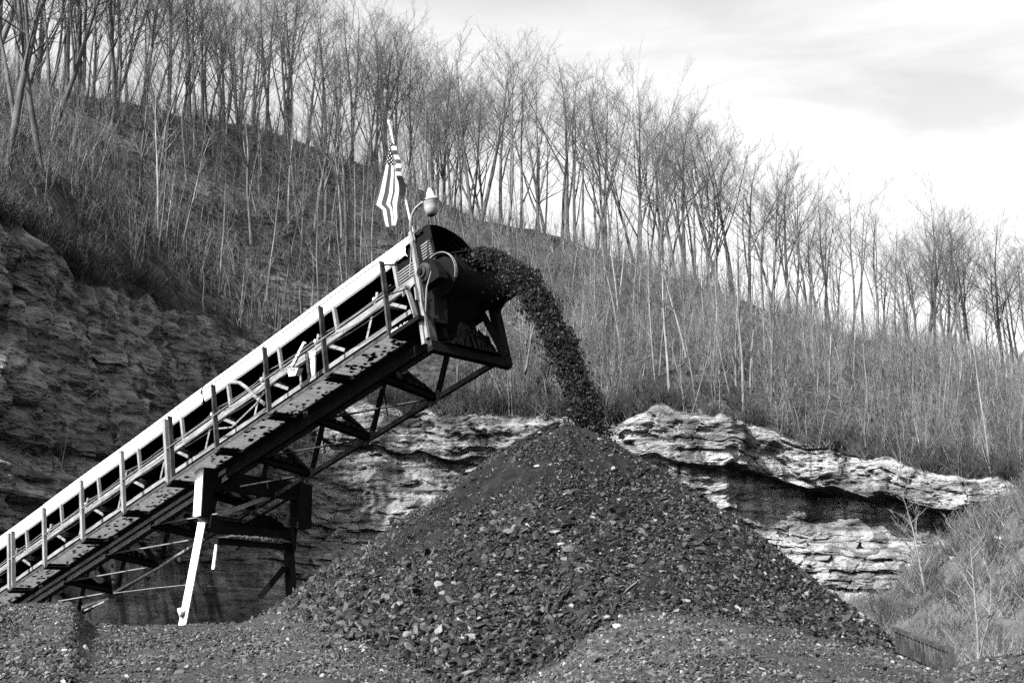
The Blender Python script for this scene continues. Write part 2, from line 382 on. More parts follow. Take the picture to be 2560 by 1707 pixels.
out = out + blk * .26 * hard * soft * topbed + fbm(AR * .22, Zc * .5, 4, 4) * .38 * soft + fbm(AR * .9, Zc * 2.2, 6, 4) * .20 * soft + fbm(AR * .08, Zc * .1, 8, 3) * .6
out = out + (np.abs(fbm(AR * .16, Zc * .05, 12, 3)) * -.9 + .3) * soft            # vertical joints
out = out * np.clip(S * 25, 0, 1)
cliffP = np.stack([X0 + NX * out, Y0 + NY * out, Zc + fbm(AR * .5, S * 20, 9, 2) * .10 * (S > 0)], -1)
cliff = grid_obj('cliff', cliffP, 'rock', smooth=False, kind='structure')
# loose and jointed blocks standing out of the beds
bproto = []
for i in range(8):
    r = random.Random(300 + i); b = MB()
    w, d_, h_ = r.uniform(.7, 1.3), r.uniform(.6, 1.0), r.uniform(.35, .75)
    bl = [[(sx * w / 2 * r.uniform(.72, 1), sy * d_ / 2 * r.uniform(.75, 1), zz * h_ * r.uniform(.85, 1)) for sx, sy in ((-1, -1), (-.1, -1.08), (1, -1), (1, 1), (-1, 1))] for zz in (-.5, .1, .5)]
    v = sum(bl, []); f = [(4, 3, 2, 1, 0), (10, 11, 12, 13, 14)] + [(k * 5 + a, k * 5 + (a + 1) % 5, k * 5 + 5 + (a + 1) % 5, k * 5 + 5 + a) for k in (0, 1) for a in range(5)]
    b.add(v, f); me = b.mesh('rock_block'); me.materials.append(M['block']); bproto.append(me)
def cliff_at(pxv, sv):
    c = int(np.argmin(abs(cpx - pxv))); r = int(np.clip(sv, 0, 1) * (len(s) - 1)); return cliffP[r, c], nx[c], ny[c]
for k in range(80):
    z_ = random.random()
    pxv = random.uniform(820, 1330) if z_ < .40 else (random.uniform(1640, 2560) if z_ < .85 else random.uniform(0, 640))
    sv = random.choice((.47, .50, .53, .56, .60, .66, .72, .78)) + random.uniform(-.02, .02)
    p, a, b = cliff_at(pxv, sv)
    o = link(bpy.data.objects.new('rock_block', bproto[k % 8])); o.parent = cliff
    q = random.uniform(.5, 1.15); o.scale = (q * random.uniform(.8, 1.7), q, q * random.uniform(.55, 1.0))
    o.location = (p[0] - a * .22, p[1] - b * .22, p[2]); o.rotation_euler = (random.uniform(-.06, .06), random.uniform(-.05, .05), math.atan2(b, a) + math.pi / 2 + random.uniform(-.25, .25))

# spoil and grassy talus at the foot, to the right and behind the trestle
def mound(name, cx, cy, rx, ry, h, m, seed, n=90, p=1.0):
    u = np.linspace(-1.25, 1.25, n); U, V = np.meshgrid(u, u)
    r = np.sqrt(U * U + V * V); X = cx + U * rx; Y = cy + V * ry
    Z = h * np.clip(1 - r, -.2, 1) ** 1.0 if p == 1 else h * (np.clip(1 - r * r, 0, 1) ** p) - .1 * (r > 1)
    Z = Z + (fbm(X * .35, Y * .35, seed, 6) * .5 + np.abs(fbm(X * .5 + Y * .1, Y * .12, seed + 3, 3)) * -.5 + fbm(X * 2.5, Y * 2.5, seed, 3) * .10) * np.clip(1.2 - r, 0, 1) - .1
    return grid_obj(name, np.stack([X, Y, Z], -1), m, kind='structure')
mound('talus_slope', 27.5, 55, 13.5, 15, 8.4, 'talus', 3, 220, 1.2)
mound('talus_slope', 16.5, 60, 6.0, 8, 1.7, 'talus', 5, 140, 1.2)

# ------------------------------------------------------------------ coal pile and gravel bank
APEX = at(1411, 1012, 16.5)
def cone_z(x, y):
    dx, dy = x - APEX[0], y - APEX[1]
    r = np.sqrt(dx * dx + dy * dy + .40 ** 2); an = np.arctan2(dy, dx)
    slope = .735 + .02 * np.cos(an * 2 + 1.0)
    z = APEX[2] - slope * np.minimum(r, 4.4) - .52 * np.clip(r - 4.4, 0, None)
    z = z + fbm(x * .7, y * .7, 2, 4) * .10 * np.clip(r, .3, 1.3) + fbm(np.cos(an) * 6, np.sin(an) * 6, r * .25, 3) * .06
    return z
CREST = [(-900, 1470, 13.5), (-200, 1500, 13.5), (0, 1508, 13.5), (175, 1506, 13.5), (200, 1540, 13.7), (230, 1558, 14.2), (330, 1562, 14.5), (470, 1566, 15), (600, 1552, 15), (720, 1532, 15), (800, 1552, 14), (900, 1605, 13), (1000, 1660, 12.2), (1150, 1720, 11.5),
         (1300, 1720, 11.2), (1400, 1660, 11.5), (1480, 1580, 11.8), (1560, 1534, 12), (1640, 1528, 12), (1800, 1538, 12), (2000, 1572, 12), (2150, 1608, 11.8), (2290, 1650, 11.5), (2360, 1672, 11.2), (2420, 1666, 10.8), (2490, 1650, 10.4), (2560, 1632, 10), (3000, 1600, 9)]
def bank_z(x, y):
    yy = np.maximum(y, .5)
    pxc = W / 2 + FPX * x / (yy * cP + (1.35 - 1.7) * sP)
    py, Yc = lerp_tab(CREST, pxc)
    zc = 1.7 + Yc * np.tan(PITCH - np.arctan((py - H / 2) / FPX))
    f = np.clip((y - 6.2) / (Yc - 6.2), 0, 1)
    zf = np.minimum(1.14, zc - .12); z = zf + (zc - zf) * (f * .55 + .45 * f ** 1.7)
    z = np.where(y < 6.2, zf - (6.2 - y) * .28, z)
    z = np.where(y > Yc, zc - (y - Yc) * .62, z)
    z = z + fbm(x * .6, y * .6, 7, 3) * .045 + fbm(x * 2.2, y * 2.2, 8, 3) * .03
    return np.maximum(z, .15 + fbm(x * .5, y * .5, 5, 3) * .12 - .25 * (y < 4))
ra = np.concatenate([np.linspace(0.02, 6.2, 150)]); an = np.linspace(0, 2 * math.pi, 260)
RA, AN = np.meshgrid(ra, an, indexing='ij'); X = APEX[0] + RA * np.cos(AN); Y = APEX[1] + RA * np.sin(AN)
Zp = cone_z(X, Y) + fbm(X * 5, Y * 5, 3, 3) * .022
pile = grid_obj('coal_pile', np.stack([X, Y, np.maximum(Zp, .0)], -1), 'fines')
tag(pile, 'tall dark cone of freshly dumped coal under the conveyor head', 'coal pile')
gx, gy = np.arange(-17, 17, .1), np.arange(1.5, 24, .1)
X, Y = np.meshgrid(gx, gy); Zb = bank_z(X, Y) + fbm(X * 5, Y * 5, 3, 2) * .02
bank = grid_obj('gravel_bank', np.stack([X, Y, Zb], -1), 'bank', kind='structure')

pile_set = rock_set(12, 'pilestone', 40, 2); bank_set = rock_set(12, 'bankstone', 80, 2); pale_set = rock_set(8, 'palestone', 120, 2)
def surf_normal(fn, x, y, e=.08):
    return np.stack([fn(x - e, y) - fn(x + e, y), fn(x, y - e) - fn(x, y + e), 2 * e + 0 * x], -1)
def tilt(n, k):                                          # euler that lays a stone along the slope
    n = n / np.linalg.norm(n, axis=1, keepdims=True)
    rx = -np.arctan2(n[:, 1], n[:, 2]); ry = np.arctan2(n[:, 0], np.hypot(n[:, 1], n[:, 2]))
    return np.stack([rx + rng.normal(0, k, len(n)), ry + rng.normal(0, k, len(n)), rng.uniform(0, 6.28, len(n))], 1)
# pile: fine at the top, coarse at the toe
N = 360000
r = 5.6 * np.sqrt(rng.uniform(0.0005, 1, N)); a = rng.uniform(math.radians(165), math.radians(385), N)
x, y = APEX[0] + r * np.cos(a), APEX[1] + r * np.sin(a); z = cone_z(x, y)
keep = z > np.maximum(bank_z(x, y), .2) - .08; r, x, y, z = r[keep], x[keep], y[keep], z[keep]
patch = fbm(x * .8, y * .8, z * .8, 3)
size = np.exp(rng.normal(0, .58, len(x))) * (.0075 + .0046 * r + .006 * np.clip(patch, -.6, .6))
keep = (rng.uniform(0, 1, len(x)) < np.clip(.75 + .5 * patch + .10 * r, .25, 1)); x, y, z, size, r = x[keep], y[keep], z[keep], size[keep], r[keep]
size = np.clip(size, .009, .13)
rot = tilt(surf_normal(cone_z, x, y), .38)
P = np.stack([x, y, z + size * .10], 1)
order = np.argsort(-size * (1 / np.maximum(y, 5))); big, rest = order[:290], order[290:]
scl = np.stack([size * rng.uniform(.9, 1.5, len(size)), size, size * rng.uniform(.6, 1.1, len(size))], 1)
scatter('coal_gravel', P[rest], rot[rest], scl[rest], rng.integers(0, 12, len(rest)), pile_set, pile)
big_pile = [rock_mesh('coal_lump_mesh', 600 + i, (.3, .45, .65)[i % 3], 'pilestone', 2) for i in range(9)]
for j, i in enumerate(big):
    o = link(bpy.data.objects.new('coal_lump', big_pile[j % 9])); o.parent = pile; o.location = P[i]; o.rotation_euler = rot[i]; o.scale = scl[i]
# gravel bank
N = 240000
y = rng.uniform(6.0, 16.0, N); x = (rng.uniform(-60, 2620, N) - W / 2) / FPX * y * .985
z = bank_z(x, y); keep = (z > cone_z(x, y) - .06) & (z > .5); x, y, z = x[keep], y[keep], z[keep]
patch = fbm(x * .9, y * .9, 4.4, 3)
size = np.exp(rng.normal(0, .5, len(x))) * (.016 + .006 * np.clip(patch, -.8, .8) + .009 * (rng.uniform(0, 1, len(x)) > .93))
keep = rng.uniform(0, 1, len(x)) < np.clip(.75 + .5 * patch, .3, 1) * np.clip((y / 10), .6, 1); x, y, z, size = x[keep], y[keep], z[keep], size[keep]
size = np.clip(size, .008, .058)
rot = tilt(surf_normal(bank_z, x, y), .5)
P = np.stack([x, y, z + size * .10], 1)
order = np.argsort(-size / y); big, rest = order[:290], order[290:]
scl = np.stack([size * rng.uniform(.9, 1.4, len(size)), size, size * rng.uniform(.7, 1.2, len(size))], 1)
scatter('bank_gravel', P[rest], rot[rest], scl[rest], rng.integers(0, 12, len(rest)), bank_set, bank)
big_bank = [rock_mesh('stone_mesh', 700 + i, (.4, .6, .8)[i % 3], 'bankstone', 2) for i in range(9)]
for j, i in enumerate(big):
    o = link(bpy.data.objects.new('stone', big_bank[j % 9])); o.parent = bank; o.location = P[i]; o.rotation_euler = rot[i]; o.scale = scl[i]
# the pale stones that stand out
def drop(pxv, pyv):
    t = np.arange(6.0, 30, .02); p = CAM + np.outer(t, ray(pxv, pyv)); zz = np.maximum(cone_z(p[:, 0], p[:, 1]), bank_z(p[:, 0], p[:, 1]))
    hit = np.nonzero(p[:, 2] <= zz)[0]
    return (p[hit[0]], float(zz[hit[0]])) if len(hit) else (None, None)
PALE = [(1500, 1102, 24), (1513, 1131, 22), (1344, 1168, 26), (1361, 1175, 14), (1420, 1183, 32), (1666, 1260, 26), (1445, 1273, 18), (1416, 1200, 18), (1525, 1142, 16), (1268, 1337, 40), (1296, 1308, 22), (1320, 1319, 30), (1380, 1322, 26), (1375, 1333, 24),
        (1412, 1403, 36), (1088, 1390, 20), (1058, 1419, 20), (1236, 1495, 34), (1183, 1520, 26), (1223, 1526, 48), (1320, 1528, 36), (1105, 1488, 24), (1310, 1626, 40), (1148, 1552, 30), (1480, 1606, 40), (1570, 1560, 60), (1545, 1572, 40), (1690, 1530, 30), (1500, 1690, 50), (1180, 1693, 60),
        (1717, 1345, 26), (1706, 1352, 20), (1400, 1365, 22), (2010, 1455, 22), (1900, 1390, 24), (1880, 1370, 20), (2145, 1550, 18), (2050, 1500, 20), (700, 1535, 20), (830, 1525, 34), (750, 1530, 22), (925, 1608, 36), (450, 1685, 40), (365, 1672, 34), (200, 1630, 14), (20, 1632, 20), (560, 1565, 24), (1590, 1395, 24), (1780, 1440, 30), (1560, 1300, 22), (1130, 1300, 22), (1230, 1250, 26), (1610, 1480, 26), (1980, 1480, 24), (1250, 1440, 22)]
PALE = [q for k, q in enumerate(PALE) if k % 3 != 1]
for j, (a_, b_, w_) in enumerate(PALE):
    p, zz = drop(a_, b_)
    if p is None: continue
    host = pile if cone_z(p[0], p[1]) > bank_z(p[0], p[1]) else bank
    o = link(bpy.data.objects.new('pale_stone', pale_set[j % 8])); o.parent = host
    q = w_ / FPX * p[1] * .78; o.location = (p[0], p[1], zz + q * .12); o.scale = (q * 1.05, q * .85, q * random.uniform(.6, 1.0)); o.rotation_euler = (random.uniform(.1, .6), random.uniform(-.3, .3), random.uniform(-.6, .6))

# ------------------------------------------------------------------ conveyor: a along the belt (up), b across (towards the sunlit side), c square to the belt
AL, TH = math.radians(45.0), math.radians(16.6)
P8 = np.array([-1.71, 17.87, 5.45]); BAY = 1.47
DV = np.array([math.cos(AL) * math.cos(TH), -math.sin(AL) * math.cos(TH), math.sin(TH)])
NV = np.array([-math.sin(AL), -math.cos(AL), 0.0])
UV = np.array([-math.cos(AL) * math.sin(TH), math.sin(AL) * math.sin(TH), math.cos(TH)])
LEAN = math.radians(11.2)
PV = np.array([-math.cos(AL) * math.sin(LEAN), math.sin(AL) * math.sin(LEAN), math.cos(LEAN)])
DH = np.array([math.cos(AL), -math.sin(AL), 0.0]); ZV = np.array([0, 0, 1.0])
def C(a, b, c): return P8 + a * DV + b * NV + c * UV
def box(mb, a0, a1, b0, b1, c0, c1):
    q = [C(a, b, c) for a in (a0, a1) for b in (b0, b1) for c in (c0, c1)]
    return mb.add(q, [(0, 1, 3, 2), (4, 6, 7, 5), (0, 4, 5, 1), (2, 3, 7, 6), (0, 2, 6, 4), (1, 5, 7, 3)])
def seg(mb, a0, b0, c0, a1, b1, c1, w, h, ref=UV): return mb.bar(C(a0, b0, c0), C(a1, b1, c1), w, h, ref)
A0 = -19.0                                                # goes on below the left edge of the picture
NB, FB = -.50, -1.60                                      # near and far side of the truss
conv = thing('conveyor', C(-5.15, -1.05, -3), 'long inclined belt conveyor with white side cover and railed walkway', 'conveyor')
def part(mb, name, m, parent=None, smooth=False): return mb.build(name, m, parent or conv, smooth)

# truss
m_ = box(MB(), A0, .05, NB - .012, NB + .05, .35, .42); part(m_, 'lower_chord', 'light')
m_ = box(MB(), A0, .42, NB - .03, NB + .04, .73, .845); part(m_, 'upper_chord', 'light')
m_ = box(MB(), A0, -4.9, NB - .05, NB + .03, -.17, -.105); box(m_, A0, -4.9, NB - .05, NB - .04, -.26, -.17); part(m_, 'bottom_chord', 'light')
m_ = box(MB(), -4.9, .58, NB - .05, NB + .02, -.27, -.12); part(m_, 'bottom_chord', 'dark')  # upper run coloured dark for walkway shade and dirt; sunlit lower run paler
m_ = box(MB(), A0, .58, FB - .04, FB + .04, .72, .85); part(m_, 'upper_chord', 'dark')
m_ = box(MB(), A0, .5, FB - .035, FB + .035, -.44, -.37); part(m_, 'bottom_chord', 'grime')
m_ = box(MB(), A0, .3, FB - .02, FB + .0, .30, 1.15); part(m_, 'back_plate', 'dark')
k = 0
for i in range(-12, 1):
    a = i * BAY
    for (da0, c0, da1, c1, w) in ((-1.02, .42, -.80, .735, .045), (-.52, .42, -.52, .735, .05), (-.40, .735, -.06, .50, .05)):
        if a + da1 < .05: part(seg(MB(), a + da0, NB + .005, c0, a + da1, NB + .005, c1, .012, w), 'lacing', 'light')
    part(seg(MB(), a - .15, NB + .0, .845, a - .15, NB + .0, 1.29, .05, .055, DV), 'cover_stanchion', 'light')
    if i % 2 == 0: part(seg(MB(), a + .22, NB - .03, -.12, a + .22, NB - .03, .36, .05, .05, DV), 'truss_post', 'grime')
NODE = [-.94 - 1.61 * j for j in range(11)]
for j, a in enumerate(NODE):
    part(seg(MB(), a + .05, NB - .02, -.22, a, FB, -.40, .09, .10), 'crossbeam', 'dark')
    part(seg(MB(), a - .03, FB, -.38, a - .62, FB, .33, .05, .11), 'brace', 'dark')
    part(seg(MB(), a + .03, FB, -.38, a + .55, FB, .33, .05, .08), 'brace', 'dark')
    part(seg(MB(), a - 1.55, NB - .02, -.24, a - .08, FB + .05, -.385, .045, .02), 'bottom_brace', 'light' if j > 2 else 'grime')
    part(MB().slab([C(a - .14, FB + .045, -.50), C(a + .12, FB + .045, -.46), C(a + .12, FB + .045, -.32), C(a - .12, FB + .045, -.32)], -NV * .02), 'gusset', 'grime')
    part(seg(MB(), a - .8, FB + .3, -.38, a - .78, FB + .28, .35, .025, .025), 'hanger', 'dark')
    # coal that has built up on the crossbeam
    b = heap(C(a + .05, NB - .02, -.17), C(a, FB + .06, -.34), .085, lambda t, q=j: .05 + .10 * abs(math.sin(t * 5 + q)), UV, 50 + j)
    tag(part(b, 'coal_buildup', 'coal'), kind='stuff')
# belts
b = MB(); prof = [(-.60, 1.02), (-.78, .90), (-1.32, .90), (-1.50, 1.02), (-1.50, 1.005), (-1.32, .885), (-.78, .885), (-.60, 1.005)]
v = [C(a, p, q) for a in (A0, .72) for p, q in prof]; b.add(v, [tuple(range(8))[::-1], tuple(range(8, 16))] + [(i, (i + 1) % 8, 8 + (i + 1) % 8, 8 + i) for i in range(8)])
part(b, 'carrying_belt', 'rubber')
part(box(MB(), A0, .72, -.62, -1.45, .315, .33), 'return_belt', 'rubber')
b = MB(); ring = []
for t in np.linspace(-math.pi / 2, math.pi / 2, 15): ring.append((.72 + .305 * math.cos(t), .615 + .29 * math.sin(t)))
v = [C(a, bb, c) for bb in (-.62, -1.45) for a, c in ring]; nn = len(ring)
b.add(v, [(i, i + 1, nn + i + 1, nn + i) for i in range(nn - 1)]); part(b, 'belt_wrap', 'rubber', smooth=True)
b = heap(C(-12, -1.05, .93), C(.75, -1.05, .93), .30, lambda t: .14, UV, 6, 150)
tag(part(b, 'coal_on_belt', 'coal'), kind='stuff')
# idlers
for i in range(-12, 1):
    a = i * BAY - .72
    idl = part(seg(MB(), a, NB - .02, .86, a + .10, NB - .02, 1.03, .05, .035, NV), 'idler', 'light')
    part(MB().tube([C(a + .1, -.56, .985), C(a + .1, -.78, .845)], .045, 10), 'roller', 'grime', idl)
    part(MB().tube([C(a + .1, -.80, .838), C(a + .1, -1.30, .838)], .045, 10), 'roller', 'grime', idl)
    part(seg(MB(), a + .1, -.52, .80, a + .1, -1.58, .80, .06, .04), 'idler_frame', 'grime', idl)
    part(MB().tube([C(a + .05, NB + .045, .93), C(a + .05, NB + .02, .93)], .028, 10), 'roller_end', 'white', idl)
# white side cover in three lengths, and the arched hood behind it
CP_ = [(-.505, 1.235), (-.478, 1.26), (-.478, 1.40), (-.492, 1.42), (-.492, 1.47), (-.53, 1.535), (-.60, 1.575), (-.60, 1.56), (-.54, 1.52), (-.51, 1.46), (-.51, 1.415), (-.496, 1.395), (-.496, 1.265), (-.515, 1.25)]
def cover(a0, a1, ragged, sd):
    r = random.Random(sd); n = max(6, int((a1 - a0) / .12)); b = MB(); v = []; npf = len(CP_)
    for i in range(n + 1):
        a = a0 + (a1 - a0) * i / n
        near_end = max(0, 1 - (a1 - a) / 1.0) if ragged else 0
        for j, (p, q) in enumerate(CP_):
            drop_ = r.uniform(-.02, .05) * near_end if j in (0, 1, 12, 13) else 0
            sh = 0
            if i in (0, n): sh = (r.uniform(-.035, .035) - (.12 if ragged and i == n and j in (0, 1, 2, 11, 12, 13) else 0))
            v.append(C(a + sh, p, q + drop_ + .006 * math.sin(a * 1.3 + sd)))
    b.add(v, [tuple(range(npf))[::-1], tuple(range(n * npf, (n + 1) * npf))] + [(i * npf + j, i * npf + (j + 1) % npf, (i + 1) * npf + (j + 1) % npf, (i + 1) * npf + j) for i in range(n) for j in range(npf)])
    return part(b, 'side_cover', 'white')
cover(A0, -11.2, False, 1); cover(-11.19, -5.36, False, 2); cover(-5.27, .24, True, 3)
for a in np.arange(-18.4, -.4, 2.35): part(box(MB(), a, a + .03, -.482, -.472, 1.262, 1.40), 'cover_batten', 'white')
HP = [(-.52, 1.44), (-.56, 1.52), (-.66, 1.585), (-.82, 1.62), (-1.0, 1.61), (-1.18, 1.565), (-1.34, 1.48), (-1.46, 1.35), (-1.54, 1.18), (-1.58, 1.0), (-1.59, .86)]
b = MB(); n = 620; v = []
for i in range(n + 1):
    a = A0 + (.52 - A0) * i / n; bump = .013 * math.sin(a * 2 * math.pi / .095)
    for j, (p, q) in enumerate(HP):
        cx, cy = p + 1.05, q - .9; l = math.hypot(cx, cy); v.append(C(a, p + bump * cx / l, q + bump * cy / l))
m0 = len(HP); b.add(v, [(i * m0 + j, i * m0 + j + 1, (i + 1) * m0 + j + 1, (i + 1) * m0 + j) for i in range(n) for j in range(m0 - 1)])
hood = part(b, 'hood', 'dark'); sm = hood.modifiers.new('thickness', 'SOLIDIFY'); sm.thickness = .006
# ribbed panel beside the head
for (ra0, ra1, rc0, rn) in ((-.14, .33, .78, 8), (.44, .63, .93, 8)):
    b = MB()
    for i in range(rn):
        c0 = rc0 + i * .042; q = [(NB - .035, c0), (NB - .002, c0 + .008), (NB - .002, c0 + .026), (NB - .035, c0 + .036)]
        b.add([C(a, p, c) for a in (ra0, ra1) for p, c in q], [(0, 1, 5, 4), (1, 2, 6, 5), (2, 3, 7, 6), (0, 4, 7, 3), (0, 3, 2, 1), (4, 5, 6, 7)])
    part(b, 'ribbed_panel', 'light')
part(box(MB(), -.16, .66, NB - .06, NB - .045, .74, 1.50), 'head_side_plate', 'dark')
# head frame, pulley and bearings
AE = .60
part(seg(MB(), AE, -.20, -.50, AE, -.20, .66, .10, .12, NV), 'head_frame_post', 'grime')
part(seg(MB(), AE, FB + .02, -.56, AE, FB + .02, .52, .12, .13, NV), 'head_frame_post', 'dark')
part(seg(MB(), AE, -.14, -.46, AE, FB - .04, -.52, .10, .15), 'head_frame_beam', 'dark')
part(seg(MB(), AE + .05, FB + .06, -.44, AE - .12, FB + .18, .36, .05, .10), 'brace', 'dark')
part(MB().slab([C(AE - .02, FB + .05, .60), C(AE - .02, FB + .05, .20), C(AE + .3, FB + .05, .36), C(AE + .42, FB + .05, .62)], -NV * .03), 'head_plate', 'dark')
part(MB().slab([C(-.05, -.56, .30), C(AE, -.56, -.05), C(AE + .1, -.56, .36), C(AE + .1, -.56, .80), C(-.05, -.56, .80)], -NV * .015), 'head_plate', 'dark')
part(MB().tube([C(.72, -.52, .615), C(.72, -1.54, .615)], .285, 28), 'head_pulley', 'dark')
part(MB().tube([C(.72, -.10, .615), C(.72, -1.66, .615)], .045, 12), 'pulley_shaft', 'dark')
bear = part(MB().slab([C(.48, -.20, .42), C(.98, -.20, .42), C(.98, -.20, .52), C(.90, -.20, .72), C(.82, -.20, .80), C(.64, -.20, .80), C(.55, -.20, .72), C(.48, -.20, .52)], -NV * .16), 'bearing_housing', 'dark')
part(MB().lathe(C(.72, -.20, .615), NV, [(0, .14), (.03, .135), (.05, .09), (.075, .085), (.08, .01)], 20), 'bearing_cap', 'grime', bear)
part(MB().slab([C(.50, FB, .42), C(.98, FB, .42), C(.98, FB, .52), C(.85, FB, .78), C(.62, FB, .78), C(.50, FB, .52)], -NV * .12), 'bearing_housing', 'dark')
b = MB(); rr = []
for t in np.linspace(-.5, 2.5, 15): rr.append((.72 + .335 * math.cos(t), .615 + .335 * math.sin(t)))
v = [C(a, bb, c) for bb in (-.455, -.50) for a, c in rr]; nn = len(rr)
b.add(v, [(i, i + 1, nn + i + 1, nn + i) for i in range(nn - 1)]); gu = part(b, 'pulley_guard', 'light'); gu.modifiers.new('thickness', 'SOLIDIFY').thickness = .01
part(MB().tube([C(.95, -.1, .50), C(.80, -.1, .32), C(.72, -.1, .10), C(.66, -.12, -.02)], .012, 6), 'grease_line', 'light')
# chute lip
part(MB().slab([C(.9, -.62, .92), C(1.12, -.70, .86), C(1.12, -1.42, .86), C(.9, -1.5, .92)], UV * .012), 'chute_lip', 'dark')
# coal heaped on the head beam
b = heap(C(AE, -.30, -.39), C(AE, FB + .10, -.44), .11, lambda t: .06 + .46 * math.exp(-((t - .50) / .17) ** 2) + .22 * math.exp(-((t - .75) / .12) ** 2), UV, 9, 44)
tag(part(b, 'coal_buildup', 'coal'), kind='stuff')

# ---- walkway: posts, rails, gratings
for i in range(-12, 1):
    a = i * BAY
    light = i <= -4
    p0 = C(a, 0, -.03); p1 = p0 + PV * 1.11
    if light: part(MB().angle(p0, p1, -DH, -NV, .075, .06), 'railing_post', 'light')
    else: part(MB().angle(p0, p1, -NV, DH * -1, .075, .035), 'railing_post', 'grime')
    if i in (-4, -8):
        p0 = C(a + .13, 0, -.03); part(MB().angle(p0, p0 + PV * 1.11, -NV, -DH, .075, .035), 'railing_post', 'grime' if i == -4 else 'light')
    if i < 0:
        pan = part(seg(MB(), a + .02, .0, -.012, a + BAY - .02, .0, -.012, .012, .05), 'panel_edge', 'grime')
        part(seg(MB(), a + .02, -.455, -.012, a + BAY - .02, -.455, -.012, .012, .05), 'panel_edge', 'dark')
        part(box(MB(), a - .05, a + .10, -.49, .01, -.075, -.06), 'cross_angle', 'dark')
        b = MB(); a0_, a1_ = a + .11, a + BAY - .06
        for q in np.arange(-.030, -.445, -.0245): box(b, a0_, a1_, q - .004, q, -.016, .0)
        for q in np.arange(a0_, a1_, .102): box(b, q, q + .005, -.44, -.03, -.004, .003)
        gr = part(b, 'grating', 'bar')
        b = MB(); r = random.Random(i + 99); cells = set()
        for _ in range(44 if i > -2 else 24):
            ja = r.randrange(0, 26); jb = min(16, int(abs(r.gauss(0, 1)) * 6)) if r.random() < .6 else r.randrange(17); jb = 16 - jb
            for k2 in range(r.choice((1, 1, 2, 3))): cells.add((ja, min(16, jb + k2)))
        for ja, jb in cells:
            q = -.031 - .0245 * jb; x0_ = a0_ + ja * .049; box(b, x0_, min(x0_ + .05, a1_), q - .0235, q + .001, -.020, .006)
        tag(part(b, 'packed_coal', 'coal', gr), kind='stuff')
b = MB()
b.tube([C(a, -.005, 0) + PV * 1.08 for a in np.linspace(A0, 0, 14)], .008, 6); part(b, 'top_rail', 'grime')
b = MB(); b.tube([C(a, -.005, 0) + PV * .56 for a in np.linspace(A0, 0, 14)], .009, 6); part(b, 'mid_rail', 'light')
for (h0, off, sag, m, rad) in ((.47, -.12, .05, 'light', .006), (.42, -.2, .09, 'light', .007), (.36, -.30, .04, 'grime', .008), (.50, -.34, .07, 'light', .006)):
    pts = []
    for i in range(-12, 0):
        for t in (0, .25, .5, .75): pts.append(C((i + t) * BAY, off, h0 + .25 - sag * 4 * t * (1 - t) + .02 * math.sin(i * 2.1)))
    part(MB().tube(pts + [C(.1, off, h0 + .25)], rad, 5), 'pull_cord', m)
# last platform at the head with a coal rim, closing rails
part(box(MB(), .0, .64, -.50, .0, -.09, -.03), 'platform', 'dark')
b = MB(); r = random.Random(3)
for t in np.linspace(0, 1, 22):
    c_ = C(.05 + .5 * t, -.02 - .10 * t, -.02); w = r.uniform(.015, .035); b.tube([c_ - UV * .01, c_ + UV * w, c_ + UV * w * 1.5], [w, w * .8, w * .2], 5)
tag(part(b, 'coal_buildup', 'palestone'), kind='stuff')
part(MB().tube([C(0, -.02, 0) + PV * 1.02, C(.25, -.02, 0) + PV * .90, C(.50, -.03, .80)], .014, 6), 'end_rail', 'dark')
part(MB().tube([C(0, -.02, 0) + PV * .55, C(.50, -.03, .44)], .010, 6), 'end_rail', 'dark')
part(seg(MB(), .22, -.40, -.05, .12, -.40, .74, .08, .02, DV), 'head_strut', 'light')
part(seg(MB(), -.05, NB + .05, .70, .52, NB + .05, .86, .02, .10), 'head_strut', 'light')
part(seg(MB(), .55, -.12, -.42, .58, -.12, -.05, .06, .09, NV), 'head_strut', 'light')
part(seg(MB(), .60, -.10, .22, .60, -.12, .42, .02, .10, NV), 'head_plate', 'light')
# curved conduit and pull-cord switch
def cvp(px_, py_, b):
    r_ = ray(px_, py_); t = ((P8 + b * NV - CAM) @ NV) / (r_ @ NV); return CAM + r_ * t
part(MB().tube([cvp(578, 955, -.45), cvp(600, 957, -.43), cvp(618, 970, -.42), cvp(636, 990, -.40), cvp(664, 1012, -.40)], .03, 8), 'conduit', 'light')
part(MB().tube([cvp(540, 1072, -.3), cvp(580, 1068, -.3), cvp(640, 1010, -.3), cvp(662, 980, -.3)], .016, 6), 'conduit', 'light')
sw = part(MB().bar(cvp(762, 856, -.25), cvp(731, 916, -.25), .045, .04, NV), 'stop_switch', 'white')
part(MB().slab([cvp(717, 919, -.22), cvp(724, 918, -.22), cvp(728, 930, -.22), cvp(737, 928, -.22), cvp(739, 920, -.22), cvp(745, 919, -.22), cvp(738, 938, -.22), cvp(722, 941, -.22)], -NV * .10), 'bracket', 'white', sw)
part(MB().slab([cvp(773, 880, -.3), cvp(788, 875, -.3), cvp(787, 936, -.3), cvp(779, 941, -.3)], -NV * .02), 'mounting_plate', 'white', sw)
part(MB().bar(cvp(766, 882, -.28), cvp(774, 946, -.28), .02, .06, DV), 'mounting_post', 'grime', sw)
part(MB().bar(cvp(750, 921, -.3), cvp(753, 962, -.3), .02, .035, DV), 'mounting_post', 'light', sw)

